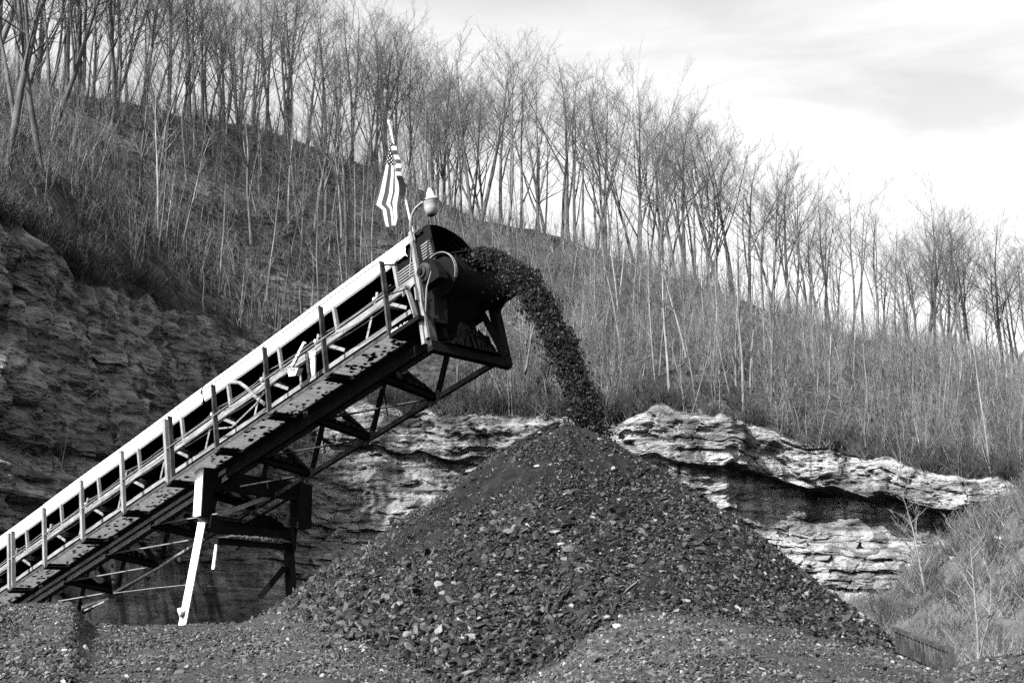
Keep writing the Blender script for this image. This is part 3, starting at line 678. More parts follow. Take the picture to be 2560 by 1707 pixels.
# ------------------------------------------------------------------ trestle
TN = C(-5.18, -.30, 0); TF = C(-5.18, -2.10, 0)
tr = thing('trestle', (TN[0] * .5 + TF[0] * .5, TN[1] * .5 + TF[1] * .5, .1), 'steel trestle with knee-jointed splayed legs holding up the conveyor', 'trestle')
def rz(p, z): return np.array([p[0], p[1], z])
def zpy(p, py): return 1.7 + p[1] * math.tan(PITCH - math.atan((py - H / 2) / FPX))
def tpx(px_, py_, Y): return at(px_, py_, Y)
Yn, Yf = TN[1], TF[1]
def column(name, m, pts, w, d_):
    b = MB()
    for p0, p1 in zip(pts[:-1], pts[1:]):                 # flange, web, flange
        b.bar(p0 + NV * d_ / 2, p1 + NV * d_ / 2, w, .016, NV)
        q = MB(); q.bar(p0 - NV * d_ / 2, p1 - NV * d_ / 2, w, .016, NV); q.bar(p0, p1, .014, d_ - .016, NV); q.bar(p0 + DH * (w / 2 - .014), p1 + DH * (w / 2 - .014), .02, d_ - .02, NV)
    o = b.build(name, m, tr); q.build('web', 'dark', o); return o  # side away from the sun coloured dark as shade; sunward flange keeps its paint
L1 = [tpx(513, 1170, Yn), tpx(506, 1290, Yn)]; L2 = [tpx(518, 1306, Yn), tpx(470, 1560, Yn)]; L2.append(L2[1] + (L2[1] - L2[0]) * .72)
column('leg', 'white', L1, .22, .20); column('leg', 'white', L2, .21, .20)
MB().slab([tpx(500, 1287, Yn) + NV * .09, tpx(515, 1287, Yn) + NV * .09, tpx(529, 1308, Yn) + NV * .09, tpx(512, 1308, Yn) + NV * .09], -NV * .19).build('knee_plate', 'grime', tr)
R1 = [tpx(754, 1212, Yf), tpx(751, 1322, Yf)]; R2 = [tpx(737, 1326, Yf), tpx(746, 1515, Yf)]; R2.append(R2[1] + (R2[1] - R2[0]) * .8)
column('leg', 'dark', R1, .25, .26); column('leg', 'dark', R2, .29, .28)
MB().bar(tpx(518, 1196, Yn), tpx(758, 1232, Yf), .16, .30).build('crossbeam', 'dark', tr)
MB().bar(tpx(520, 1306, Yn), tpx(735, 1340, Yf), .16, .26).build('crossbeam', 'dark', tr)
MB().bar(tpx(540, 1352, Yn - .2), tpx(735, 1368, Yf), .10, .10).build('crossbeam', 'dark', tr)
MB().bar(tpx(541, 1358, Yn), tpx(533, 1422, Yn), .07, .02, NV).build('ladder_plate', 'white', tr)
b = heap(tpx(525, 1294, Yn), tpx(733, 1326, Yf), .12, lambda t: .05 + .16 * math.exp(-((t - .66) / .17) ** 2), ZV, 4, 36); tag(b.build('coal_buildup', 'coal', tr), kind='stuff')
b = heap(tpx(545, 1340, Yn - .25), tpx(733, 1354, Yf - .1), .08, lambda t: .06, ZV, 5, 36); tag(b.build('coal_buildup', 'bankstone', tr), kind='stuff')
MB().bar(tpx(649, 1492, Yf - .2), tpx(712, 1418, Yf - .1), .10, .10).build('brace', 'dark', tr)
MB().bar(tpx(545, 1288, Yn + .2), tpx(740, 1216, Yf - .1), .03, .07).build('brace', 'light', tr)
box_ = MB().lathe(tpx(466, 1524, Yn - .06), (-.6, -.2, -.25), [(0, .03), (.03, .055), (.10, .075), (.13, .07), (.135, .01)], 14).build('floodlight', 'white', tr)
MB().tube([tpx(470, 1526, Yn), tpx(478, 1522, Yn)], .02, 6).build('mounting_arm', 'grime', tr)
MB().bar(tpx(484, 1445, Yn - .05), tpx(483, 1465, Yn - .05), .03, .03, NV).build('insulator', 'white', tr)
MB().tube([tpx(284, 1482, Yn + 2), tpx(380, 1470, Yn + 1.2), tpx(480, 1460, Yn)], .006, 5).build('guy_wire', 'light', tr)
MB().tube([tpx(520, 1464, Yn), tpx(640, 1472, Yn + 1), tpx(760, 1480, Yn + 2)], .005, 5).build('guy_wire', 'light', tr)
# lower support brace that runs down from the trestle to the far end of the conveyor
sb = thing('support_brace', tpx(285, 1500, 25.2), 'slender pipe brace running down to the left behind the white trestle leg', 'brace')
MB().tube([tpx(755, 1226, 23.0), tpx(640, 1295, 23.2)], .028, 8).build('pipe', 'grime', sb)
MB().tube([tpx(508, 1347, 23.6), tpx(395, 1420, 24.3), tpx(285, 1481, 25.2)], .03, 8).build('pipe', 'light', sb)
MB().bar(tpx(285, 1481, 25.2), tpx(280, 1410, 25.4), .04, .04).build('upright', 'grime', sb)
MB().bar(tpx(205, 1516, 25.6), tpx(272, 1496, 25.2), .03, .05).build('foot_bar', 'light', sb)
MB().bar(tpx(212, 1525, 25.6), tpx(262, 1503, 25.2), .03, .03).build('foot_bar', 'light', sb)
MB().lathe(tpx(449, 1392, 24), (0, 0, -1), [(0, .03), (.06, .035), (.09, .02)], 8).build('lamp_bulb', 'light', sb)

# ------------------------------------------------------------------ yard light on its pole
pl = thing('yard_light', cvp(1076, 860, -.14), 'pale bucket-shaped yard light on a curved pipe arm above the conveyor head', 'lamp')
pp = [cvp(1070, 845, -.12), cvp(1058, 775, -.13), cvp(1046, 700, -.15), cvp(1036, 640, -.16), cvp(1027, 580, -.18)]
MB().bar(pp[0], pp[4], .055, .05, NV).build('pole', 'light', pl)
MB().tube([pp[4] - ZV * .05, cvp(1026, 560, -.18), cvp(1030, 538, -.18), cvp(1040, 520, -.18), cvp(1054, 508, -.18), cvp(1066, 503, -.18)], .022, 10).build('arm', 'light', pl, True)
lc = cvp(1078, 503, -.18)
hd = MB().lathe(lc + ZV * .0, (.06, 0, -1), [(-.02, .09), (.0, .112), (.02, .113), (.03, .105), (.10, .10), (.17, .085), (.19, .06), (.20, .05)], 24).build('housing', 'glass', pl, True)
MB().lathe(lc + ZV * .02, (-.18, 0, 1), [(0, .095), (.02, .085), (.03, .055), (.10, .048), (.15, .025), (.17, .01)], 18).build('ballast_cap', 'white', hd, True)
MB().lathe(lc + ZV * .005, (.06, 0, -1), [(0, .118), (.012, .118), (.014, .11)], 24).build('band', 'grime', hd)
MB().lathe(lc - ZV * .195, (.06, 0, -1), [(0, .05), (.02, .045), (.03, .02)], 14).build('socket', 'dark', hd)
MB().tube([cvp(1024, 690, -.1), cvp(1028, 620, -.14), cvp(1034, 585, -.16)], .008, 5).build('cable', 'light', pl)
MB().tube([cvp(1050, 690, -.1), cvp(1056, 760, -.1), cvp(1068, 800, -.1)], .012, 5).build('cable', 'grime', pl)

# ------------------------------------------------------------------ flag
m = bpy.data.materials.new('flag_print'); m.use_nodes = True
t = m.node_tree; N_ = t.nodes; L_ = t.links; bs = N_['Principled BSDF']; bs.inputs['Roughness'].default_value = .9; bs.inputs['Specular IOR Level'].default_value = .1
ua = N_.new('ShaderNodeUVMap'); sx = N_.new('ShaderNodeSeparateXYZ'); L_.new(ua.outputs[0], sx.inputs[0])
def mth(op, a_, b_=None):
    n_ = N_.new('ShaderNodeMath'); n_.operation = op
    for i_, v_ in enumerate((a_, b_)):
        if v_ is None: continue
        if isinstance(v_, (int, float)): n_.inputs[i_].default_value = v_
        else: L_.new(v_, n_.inputs[i_])
    return n_.outputs[0]
U_, V_ = sx.outputs[0], sx.outputs[1]
st = mth('LESS_THAN', mth('MODULO', mth('FLOOR', mth('MULTIPLY', V_, 13.0)), 2.0), .5)         # dark stripe when even
can = mth('MULTIPLY', mth('LESS_THAN', U_, .22), mth('GREATER_THAN', V_, 0.0))
def star(du, dv):
    fu = mth('SUBTRACT', mth('FRACT', mth('ADD', mth('MULTIPLY', U_, 22.0), du)), .5); fv = mth('SUBTRACT', mth('FRACT', mth('ADD', mth('MULTIPLY', V_, 8.0), dv)), .5)
    return mth('LESS_THAN', mth('ADD', mth('MULTIPLY', fu, fu), mth('MULTIPLY', fv, fv)), .030)
stars = mth('MAXIMUM', star(0, 0), star(.5, .5))
def mixv(f_, a_, b_):
    return mth('ADD', mth('MULTIPLY', mth('SUBTRACT', 1.0, f_), a_), mth('MULTIPLY', f_, b_))
val = mixv(st, .36, .035); val = mixv(can, val, mixv(stars, .008, .34))
cb = N_.new('ShaderNodeCombineColor')
for i_ in range(3): L_.new(val, cb.inputs[i_])
L_.new(cb.outputs[0], bs.inputs['Base Color']); M['flag'] = m
FB_ = -.50
fp0, fp1 = cvp(1036, 600, FB_), cvp(973, 308, FB_)
fl = thing('flag', fp0, 'striped flag with stars hanging limp from a slanted white staff', 'flag')
fl_p = MB(); fl_p.tube([fp0, fp1], [.014, .012], 8).build('staff', 'white', fl)
MB().lathe(fp1, fp1 - fp0, [(-.01, .012), (.0, .024), (.02, .028), (.04, .022), (.05, .004)], 10).build('finial', 'white', fl)
# cloth: hoist on the upper staff, fly end gathered and falling down to the left in folds
def hermite(tab, t): return np.interp(t, [q[0] for q in tab], [q[1] for q in tab])
nu, nv = 70, 46; vs, uvs = [], []
def tab(t, q): return np.array([np.interp(t, [r_[0] for r_ in q], [r_[k_] for r_ in q]) for k_ in (1, 2)])
LE = [(0, 975, 352), (.12, 966, 392), (.35, 956, 440), (.60, 944, 486), (.74, 935, 514), (.80, 953, 526), (.90, 957, 548), (1, 963, 569)]
RE = [(0, 986, 366), (.12, 990, 396), (.35, 997, 440), (.60, 1001, 480), (.74, 996, 506), (.80, 993, 520), (.90, 994, 545), (1, 988, 566)]
for j in range(nv + 1):
    v_ = j / nv
    for i in range(nu + 1):
        u_ = i / nu
        q = tab(u_, LE) * (1 - v_) + tab(u_, RE) * v_
        fold = .022 * math.sin(v_ * 9 + u_ * 1.5) * min(1, .25 + u_ * 2)
        q[0] += 3 * math.sin(v_ * 9 + u_ * 3) * u_ * math.sin(math.pi * v_)
        p = cvp(q[0], q[1], FB_ + .02) + NV * fold + DH * .02
        vs.append(p - np.array(fl.location)); uvs.append((u_, .04 + .47 * (1 - v_)))
me = bpy.data.meshes.new('cloth'); idx = np.arange((nu + 1) * (nv + 1)).reshape(nv + 1, nu + 1)
fq = [(int(idx[j, i]), int(idx[j, i + 1]), int(idx[j + 1, i + 1]), int(idx[j + 1, i])) for j in range(nv) for i in range(nu)]
me.from_pydata([tuple(map(float, p)) for p in vs], [], fq); ul = me.uv_layers.new(name='UVMap')
for lp in me.loops: ul.data[lp.index].uv = uvs[lp.vertex_index]
me.polygons.foreach_set('use_smooth', [True] * len(me.polygons)); me.materials.append(m)
# the part of the cloth wound round the staff, its stripes seen end on
nu2, nv2 = 8, 24; vs2, uv2 = [], []
for j in range(nv2 + 1):
    for i in range(nu2 + 1):
        t_, w_ = j / nv2, i / nu2; q = np.array([983, 366]) * (1 - t_) + np.array([1001, 492]) * t_ + np.array([9 + 6 * t_, -3]) * w_
        vs2.append(cvp(q[0], q[1], FB_ + .03) + NV * (.05 * math.sin(math.pi * w_) + .02 * math.sin(t_ * 14)) - np.array(fl.location)); uv2.append((.5 if t_ < .62 else .1, .9 * (1 - t_) + .05))
me2 = bpy.data.meshes.new('wound_cloth'); id2 = np.arange((nu2 + 1) * (nv2 + 1)).reshape(nv2 + 1, nu2 + 1)
me2.from_pydata([tuple(map(float, p)) for p in vs2], [], [(int(id2[j, i]), int(id2[j, i + 1]), int(id2[j + 1, i + 1]), int(id2[j + 1, i])) for j in range(nv2) for i in range(nu2)]); u2 = me2.uv_layers.new(name='UVMap')
for lp in me2.loops: u2.data[lp.index].uv = uv2[lp.vertex_index]
me2.materials.append(m); wc = link(bpy.data.objects.new('wound_cloth', me2)); wc.parent = fl; wc.modifiers.new('thickness', 'SOLIDIFY').thickness = .004
co = link(bpy.data.objects.new('cloth', me)); co.parent = fl; co.modifiers.new('thickness', 'SOLIDIFY').thickness = .004

# ------------------------------------------------------------------ falling coal
p0 = C(.80, -.96, .86); V0 = 3.02; T_END = .85
N = 52000
tt_ = rng.uniform(0, 1, N) ** .8 * T_END
base = p0 + np.outer(tt_ * V0, DV) - np.outer(.5 * 9.81 * tt_ ** 2, ZV)
vel = V0 * DV - np.outer(9.81 * tt_, ZV); vel = vel / np.linalg.norm(vel, axis=1, keepdims=True)
nrm = np.cross(vel, NV); nrm = nrm / np.linalg.norm(nrm, axis=1, keepdims=True)
wid = .23 - .02 * tt_ / T_END; thk = .085 + .055 * tt_ / T_END
lump = 1 + .25 * fbm(tt_ * 22, tt_ * 0, 5, 3)
off_n = rng.normal(0, .45, N).clip(-1.15, 1.15) * wid * lump; off_t = rng.normal(0, .58, N).clip(-1.5, 1.3) * thk * lump
stray = rng.uniform(0, 1, N) < .06; off_t = np.where(stray, off_t - rng.exponential(.16, N) * (tt_ / T_END + .15), off_t)
sgn = np.sign((nrm @ ZV).mean())
P = base + np.outer(off_n, NV) + nrm * (off_t * sgn)[:, None]
size = np.clip(np.exp(rng.normal(math.log(.023), .5, N)), .008, .08)
scl = np.stack([size * 1.2, size, size * rng.uniform(.5, 1, N)], 1)
stream_set = rock_set(10, 'streamstone', 200)
st_o = scatter('falling_coal', P, rng.uniform(0, 6.28, (N, 3)), scl, rng.integers(0, 10, N), stream_set)
tag(st_o, 'dark stream of coal pouring off the belt onto the pile', 'coal')

# ------------------------------------------------------------------ slatted barrier at the foot of the pile
fr = thing('slatted_barrier', tpx(2330, 1660, 12.6), 'dark slatted barrier half buried at the right foot of the coal pile', 'barrier')
f0, f1 = tpx(2235, 1570, 13.6), tpx(2374, 1624, 12.4)
MB().bar(f0, f1, .05, .035).build('top_rail', 'grime', fr)
for k in range(14):
    t = (k + .5) / 14; p = f0 * (1 - t) + f1 * t
    MB().bar(p - ZV * .02, p - ZV * .26, .012, .045, (f1 - f0) / np.linalg.norm(f1 - f0)).build('slat', 'grime', fr)
MB().bar(f1 + np.array([.01, 0, .03]), f1 + np.array([.01, 0, -.4]), .05, .05, (1, 0, 0)).build('end_post', 'grime', fr)
MB().bar(f0 - ZV * .24, f1 - ZV * .24, .03, .03).build('bottom_rail', 'dark', fr)

# ------------------------------------------------------------------ bare trees
class TB:                                                  # fast tube collector for branches
    def __init__(s): s.v = []; s.f = []; s.n = 0
    def tube(s, pts, radii, n):
        pts = np.asarray(pts, float); d = np.gradient(pts, axis=0); d /= np.maximum(np.linalg.norm(d, axis=1, keepdims=True), 1e-9)
        ref = np.where(np.abs(d[:, 2:3]) < .95, np.array([[0, 0, 1.0]]), np.array([[1.0, 0, 0]]))
        x = np.cross(d, ref); x /= np.maximum(np.linalg.norm(x, axis=1, keepdims=True), 1e-9); y = np.cross(d, x)
        a = np.arange(n) * 2 * math.pi / n
        ring = pts[:, None] + (x[:, None] * np.cos(a)[None, :, None] + y[:, None] * np.sin(a)[None, :, None]) * np.asarray(radii)[:, None, None]
        s.v.append(ring.reshape(-1, 3)); m = len(pts); i = np.arange(m - 1)[:, None] * n; k = np.arange(n)[None, :]
        q = np.stack([i + k, i + (k + 1) % n, i + n + (k + 1) % n, i + n + k], -1).reshape(-1, 4) + s.n
        s.f.append(q); s.n += m * n
    def mesh(s, name, m):
        V = np.concatenate(s.v); F = np.concatenate(s.f); me = bpy.data.meshes.new(name)
        me.vertices.add(len(V)); me.vertices.foreach_set('co', V.reshape(-1)); me.loops.add(F.size); me.loops.foreach_set('vertex_index', F.reshape(-1).astype(np.int32))
        me.polygons.add(len(F)); me.polygons.foreach_set('loop_start', np.arange(0, F.size, 4, dtype=np.int32)); me.polygons.foreach_set('use_smooth', np.ones(len(F), bool))
        me.update(calc_edges=True); me.materials.append(M[m]); return me
def path(r, p, d, L, n, wob, up):
    pts = [np.array(p, float)]; d = np.array(d, float); d /= np.linalg.norm(d)
    for _ in range(n):
        d = d + np.array([r.gauss(0, wob), r.gauss(0, wob), r.gauss(0, wob * .5) + up]); d /= np.linalg.norm(d); pts.append(pts[-1] + d * L / n)
    return np.array(pts)
def make_tree(seed, Ht, r0, first, nprim, nsec, ntw, spread, fork, lean=.02, barkm='bark', twigm='twig', tw_r=.008):
    r = random.Random(seed); T, K = TB(), TB()
    stems = []
    main = path(r, (0, 0, -.6), (r.gauss(0, lean), r.gauss(0, lean), 1), Ht * .96 + .6, 11, .035, .02)
    rad = np.interp(np.linspace(0, 1, 12), [0, .06, .5, 1], [r0 * 1.35, r0, r0 * .66, r0 * .10]); T.tube(main, rad, 7); stems.append((main, rad, first, nprim))
    for _ in range(fork):
        h = r.uniform(.18, .50); i = int(h * 11); a = r.uniform(0, 6.28)
        st_ = path(r, main[i], (math.cos(a) * .32, math.sin(a) * .32, 1), Ht * (.95 - h), 8, .06, .03)
        rd = np.linspace(rad[i] * .62, r0 * .09, 9); T.tube(st_, rd, 6); stems.append((st_, rd, .25, int(nprim * .6)))
    for pts, rd, f0, npb in stems:
        m = len(pts) - 1
        for b in range(npb):
            h = f0 + (1 - f0) * ((b + r.random()) / npb) ** .9; q = min(h * m, m - .01); i = int(q); p = pts[i] + (pts[i + 1] - pts[i]) * (q - i)
            rb = (rd[i] + (rd[i + 1] - rd[i]) * (q - i)) * r.uniform(.35, .55); a = r.uniform(0, 6.28); rise = r.uniform(.55, 1.35)
            Lb = Ht * spread * (1.1 - .5 * (h - f0) / (1 - f0)) * r.uniform(.6, 1.2)
            pb = path(r, p, (math.cos(a), math.sin(a), rise), Lb, 5, .12, .07); rr = np.linspace(max(rb, .012), .008, 6); K.tube(pb, rr, 4)
            for c in range(nsec):
                hs = .22 + .78 * (c + r.random()) / nsec; qs = min(hs * 5, 4.99); j = int(qs); ps = pb[j] + (pb[j + 1] - pb[j]) * (qs - j); dd = pb[j + 1] - pb[j]; dd = dd / np.linalg.norm(dd)
                ds = dd * .8 + np.array([r.gauss(0, .55), r.gauss(0, .55), r.gauss(.25, .35)]); Ls = Lb * r.uniform(.28, .5)
                p2 = path(r, ps, ds, Ls, 3, .14, .06); K.tube(p2, np.linspace(max(rr[j] * .6, .008), tw_r, 4), 3)
                for w in range(ntw):
                    ht = .2 + .8 * (w + r.random()) / ntw; qt = min(ht * 3, 2.99); j2 = int(qt); pt = p2[j2] + (p2[j2 + 1] - p2[j2]) * (qt - j2); dt = p2[j2 + 1] - p2[j2]; dt = dt / np.linalg.norm(dt)
                    K.tube(path(r, pt, dt * .8 + np.array([r.gauss(0, .6), r.gauss(0, .6), r.gauss(.2, .4)]), Ls * r.uniform(.3, .6), 2, .15, .05), np.array([tw_r, tw_r * .9, tw_r * .5]), 3)
    return T.mesh('trunk', barkm), K.mesh('crown', twigm)
TALL = [make_tree(1000 + i, 17.0, random.uniform(.12, .20), random.choice((.36, .44, .52)), random.choice((11, 13, 15)), 6, 6, random.choice((.25, .30, .34)), (1, 2, 3, 0, 2)[i % 5], .05, tw_r=.0055) for i in range(12)]
SLIM = [make_tree(2000 + i, 11.0, random.uniform(.06, .10), .35, 11, 4, 3, .16, 0, .05, 'pale', 'brush', .007) for i in range(6)]
EDGE = [make_tree(3000 + i, 17.0, .17, .30, 17, 7, 5, .30, 2, .08, 'bark', 'twig') for i in range(3)]
tree_n = 0
def plant(kind, loc, sc_, rot, label, group, lean=(0, 0), name='tree'):
    T, K = kind
    o = link(bpy.data.objects.new(name, None)); o.location = loc; o.rotation_euler = (lean[0], lean[1], rot); o.scale = (sc_, sc_, sc_); o.empty_display_size = .3
    tag(o, label, 'tree', group)
    for nm, me in (('trunk', T), ('crown', K)):
        c = link(bpy.data.objects.new(nm, me)); c.parent = o
    return o
def hp(pxv, t):
    x, y, z = hill_point(pxv, t); return Vector((float(x), float(y), float(z)))
HT = [(-100, 19), (300, 17.5), (700, 17), (950, 17.5), (1200, 19.5), (1650, 21), (1850, 20.5), (2000, 20), (2100, 18), (2560, 19)]
def describe(what, p, h, ln, nf, zones):                  # look first, then the place
    size = 'small' if h < .74 else ('short' if h < .88 else ('tall' if h < .98 else 'very tall')); stem = ('single-stemmed', 'forked', 'three-stemmed', 'many-stemmed')[min(nf, 3)]
    side = ' leaning right' if ln > .035 else (' leaning left' if ln < -.035 else '')
    place = [z for q, z in zones if p < q][0]
    return '%s %s %s%s %s' % (size, stem, what, side, place), '%ss %s' % (what, place)
RZ = [(150, 'at the far left above the shaded wall'), (330, 'on the dark ridge above the shaded wall'), (560, 'on the ridge over the rounded rock shoulder'), (780, 'on the ridge midway to the flag'), (960, 'on the ridge just behind the flag'), (1130, 'on the ridge behind the yard light'),
      (1300, 'on the ridge above the falling coal'), (1480, 'on the ridge right of the falling coal'), (1700, 'on the ridge above the pile'), (1960, 'on the ridge above the sunlit ledge'), (2200, 'on the ridge left of the lone round-crowned tree'), (2450, 'on the ridge beside the lone round-crowned tree'), (9999, 'on the ridge at the right edge')]
SZ = [(250, 'on the dark slope above the shaded wall'), (480, 'on the slope over the rounded rock shoulder'), (720, 'on the slope above the middle of the conveyor'), (950, 'on the slope left of the flag'), (1150, 'on the slope behind the conveyor head'), (1350, 'on the slope behind the falling coal'),
      (1600, 'on the slope right of the falling coal'), (1850, 'on the slope above the dark shrubs'), (2100, 'on the slope above the sunlit ledge'), (2350, 'on the brushy slope above the overhang'), (9999, 'on the brushy slope at the right edge')]
NFK = (1, 2, 3, 0, 2)
rr = random.Random(77)
pxs = []
p = -60.0
while p < 2640:
    pxs.append(p); p += rr.choice((rr.uniform(3, 9), rr.uniform(8, 18), rr.uniform(14, 40)))
for p in pxs:
    t = min(1.14, max(.74, rr.gauss(.96, .08)))
    ki = rr.randrange(12); k = TALL[ki]; hs = rr.choice((rr.uniform(.85, 1.08), rr.uniform(.62, .95), rr.uniform(.9, 1.12))); h = float(np.interp(p, [q[0] for q in HT], [q[1] for q in HT])) * hs; ln = rr.gauss(.02 if p > 1700 else 0, .04)
    lb, gr_ = describe('tree', p, hs, ln, NFK[ki % 5], RZ)
    plant(k, hp(p, t), h / 17.0, rr.uniform(0, 6.28), lb, gr_, (rr.gauss(0, .03), ln))
# wooded slope
for _ in range(30):
    p = rr.uniform(20, 1150); t = rr.uniform(.22, .9); ki = rr.randrange(12); hs = rr.uniform(.55, .95); ln = rr.gauss(.02, .05)
    lb = describe('tree', p, hs + .16, ln, NFK[ki % 5], SZ); plant(TALL[ki], hp(p, t), hs, rr.uniform(0, 6.28), lb[0], lb[1], (rr.gauss(0, .03), ln))
for k_ in range(150):
    p = rr.uniform(330, 1300) if k_ < 74 else rr.uniform(1300, 2600); t = rr.uniform(.04, .8) if k_ < 74 else rr.uniform(.02, .85) ** 1.2; hs = rr.uniform(.55, 1.1); ln = rr.gauss(.03, .06)
    lb = describe('sapling', p, hs + .12, ln, 0, SZ); plant(rr.choice(SLIM), hp(p, t), hs, rr.uniform(0, 6.28), lb[0].replace('single-stemmed', 'slim pale'), lb[1], (rr.gauss(0, .04), ln), 'sapling')
# trees that stand out
plant(EDGE[0], hp(15, .13), 1.15, 1.0, 'large bare tree with forked limbs at the left edge above the rock wall', None, (0, .10))
plant(EDGE[1], hp(-30, .22), 1.15, 2.2, 'dark trunked tree cut by the left edge of the picture', None, (0, .06))
plant(EDGE[2], hp(105, .16), 1.0, 3.1, 'leaning grey tree just right of the large forked tree at the left edge', None, (0, .13))
plant(EDGE[1], hp(2372, .82), .93, .4, 'tall round-crowned tree standing alone above the right end of the ridge', None, (0, 0))
SPREAD = [make_tree(5000 + i, 4.0, .05, .22, 10, 4, 3, .30, 1, .05, 'pale', 'brush', .006) for i in range(2)]
def talus_z(x, y):
    U1, V1, U2, V2 = (x - 27.5) / 13.5, (y - 55) / 15, (x - 16.5) / 6, (y - 60) / 8
    return max(8.4 * max(0, 1 - U1 * U1 - V1 * V1) ** 1.2, 1.7 * max(0, 1 - U2 * U2 - V2 * V2) ** 1.2) - .1
def on_talus(px_, py_):                                   # where a sight line meets the talus
    for Y in np.arange(38, 64, .1):
        p = tpx(px_, py_, Y)
        if p[2] <= talus_z(p[0], p[1]): return p
    return tpx(px_, py_, 52)
plant(SPREAD[0], on_talus(2318, 1478) - np.array([0, 0, .15]), 1.12, .6, 'thin spreading sapling in front of the cliff beyond the barrier', None, (0, -.05), 'sapling')
plant(SPREAD[1], rz(tpx(2440, 1640, 24), .05), .75, .6, 'wispy sapling at the lower right beyond the barrier', None, (0, .02), 'sapling')
plant(SLIM[1], cliff_at(8, .60)[0] + np.array([.1, -.2, 0]), .22, .6, 'small pale sapling against the shaded rock wall at the left edge', None, (0, .1), 'sapling')

# brush and thin saplings that nobody could count
def brush_mesh(seed, Ht, n, m, wild):
    r = random.Random(seed); T = TB()
    for k in range(n):
        a = r.uniform(0, 6.28); p = path(r, (r.gauss(0, .25), r.gauss(0, .25), -.2), (math.cos(a) * wild, math.sin(a) * wild, 1), Ht * r.uniform(.5, 1), 4, .10, .03)
        T.tube(p, np.linspace(r.uniform(.018, .042), .009, 5), 3)
        for w in range(5):
            q = r.uniform(1, 3.9); j = int(q); T.tube(path(r, p[j] + (p[j + 1] - p[j]) * (q - j), (r.gauss(0, .6), r.gauss(0, .6), 1), Ht * r.uniform(.12, .32), 2, .12, .03), [.010, .008, .005], 3)
    return T.mesh('brush_mesh', m)
BR = [brush_mesh(4000 + i, 5.0, 3, 'brush', .12) for i in range(5)] + [brush_mesh(4100 + i, 2.2, 12, 'brush', .7) for i in range(3)]
SH = [brush_mesh(4200 + i, 1.6, 26, 'shrub', .9) for i in range(4)]
def put(name, n, pfun, protos, smin, smax, label, cat):
    P = []
    while len(P) < n:
        q = pfun()
        if q[0] is not None: P.append(q)
    P = np.array(P, float); P = np.stack(hill_point(P[:, 0], P[:, 1]), 1)
    s_ = rng.uniform(smin, smax, len(P))
    rot = np.stack([rng.normal(0, .08, len(P)), rng.normal(.05, .09, len(P)), rng.uniform(0, 6.28, len(P))], 1)
    return tag(scatter(name, P, rot, np.stack([s_] * 3, 1), rng.integers(0, len(protos), len(P)), protos), label, cat)
def f_right():
    p = rr.uniform(1180, 2650); t = rr.random() ** 1.1 * .86
    return (p, t) if rr.random() < np.interp(p, [1180, 1450, 2650], [.3, 1, 1]) * min(1, max(.12, .6 + 1.1 * float(fbm(p * .006, t * 5, 2, 2)))) else (None, None)
put('slope_brush', 3000, f_right, BR, .35, 1.1, 'pale dry brush and thin saplings on the slope above the right cliff', 'brush')
def f_left():
    p = rr.uniform(-150, 1250); t = rr.random() * .97
    return (p, t)
put('slope_brush', 1500, f_left, BR, .35, .95, 'thin dry brush on the shaded slope at the left', 'brush')
def f_ridge():
    return rr.uniform(-100, 2650), rr.uniform(.86, 1.05)
put('ridge_brush', 260, f_ridge, BR, .5, 1.1, 'low brush along the ridge line under the tall trees', 'brush')
def f_edge():
    c_ = rr.choice(((1600, 70, .035), (1660, 50, .05), (1500, 60, .03), (2330, 90, .02), (2480, 90, .04), (2560, 60, .03), (1130, 120, .02), (1360, 60, .03), (40, 120, .03), (250, 90, .03)))
    if rr.random() < .28: return rr.uniform(780, 2640), abs(rr.gauss(0, .015)) + .001
    return rr.gauss(c_[0], c_[1]), abs(rr.gauss(0, c_[2])) + .002
put('edge_shrubs', 480, f_edge, SH, .35, 1.15, 'dark tangled shrubs hanging over the top edge of the cliff', 'shrubs')
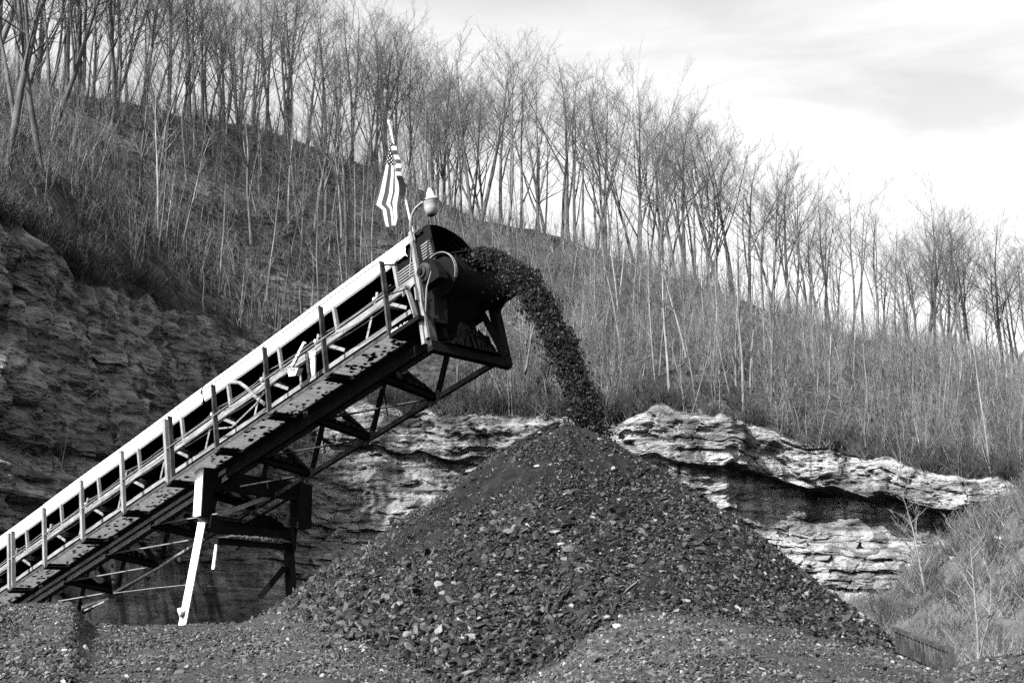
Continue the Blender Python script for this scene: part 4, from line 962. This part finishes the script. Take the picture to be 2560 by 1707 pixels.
# weeds on the talus at the lower right
P = []
while len(P) < 2400:
    x_, y_ = rr.uniform(10, 36), rr.uniform(34, 64)
    U1, V1 = (x_ - 27.5) / 13.5, (y_ - 55) / 15; U2, V2 = (x_ - 16.5) / 6, (y_ - 60) / 8
    z_ = max(8.4 * max(0, 1 - U1 * U1 - V1 * V1) ** 1.2, 1.7 * max(0, 1 - U2 * U2 - V2 * V2) ** 1.2)
    if fbm(x_ * .3, y_ * .3, 6, 2) > -.55 + .3 * rr.random() - .3: P.append((x_, y_, z_ - .1))
P = np.array(P); s_ = rng.uniform(.25, .75, len(P))
tag(scatter('talus_weeds', P, np.stack([rng.normal(0, .1, len(P)), rng.normal(0, .1, len(P)), rng.uniform(0, 6, len(P))], 1), np.stack([s_] * 3, 1), rng.integers(0, 6, len(P)), BR[5:] + BR[5:]), 'dry weeds on the pale talus slope at the lower right', 'weeds')
# boulders on the talus
bo = [rock_mesh('boulder_mesh', 900 + i, .7, 'palestone', 2) for i in range(4)]
for i, (a_, b_, Y_, w_, lb) in enumerate(((2505, 1430, 47, 28, 'pale boulder lying on the talus slope at the right'), (2465, 1432, 47, 16, 'small pale stone left of the boulder on the talus slope'), (2495, 1345, 55, 18, 'pale rock at the top of the talus slope'), (2380, 1395, 58, 26, 'rounded rock where the talus meets the cliff'))):
    o = link(bpy.data.objects.new('boulder', bo[i])); p_ = on_talus(a_, b_); q = w_ / FPX * p_[1]; o.location = p_; o.scale = (q, q * .9, q * .8); tag(o, lb, 'boulder')

# look-alikes in one place: tell them apart by their order from the left
by = {}
for o in sc.objects:
    if o.parent is None and 'label' in o and o.get('category') == 'tree': by.setdefault(o['label'], []).append(o)
ORD = ['leftmost', 'second-from-left', 'third-from-left', 'fourth-from-left', 'fifth-from-left', 'sixth-from-left', 'seventh-from-left']
for lb, os_ in by.items():
    if len(os_) > 1:
        os_.sort(key=lambda o: o.location.x / o.location.y)
        for i, o in enumerate(os_): o['label'] = (ORD[min(i, 6)] if i < len(os_) - 1 else 'rightmost') + ' ' + lb.replace('very tall', 'lofty').replace('slim pale ', 'pale ')
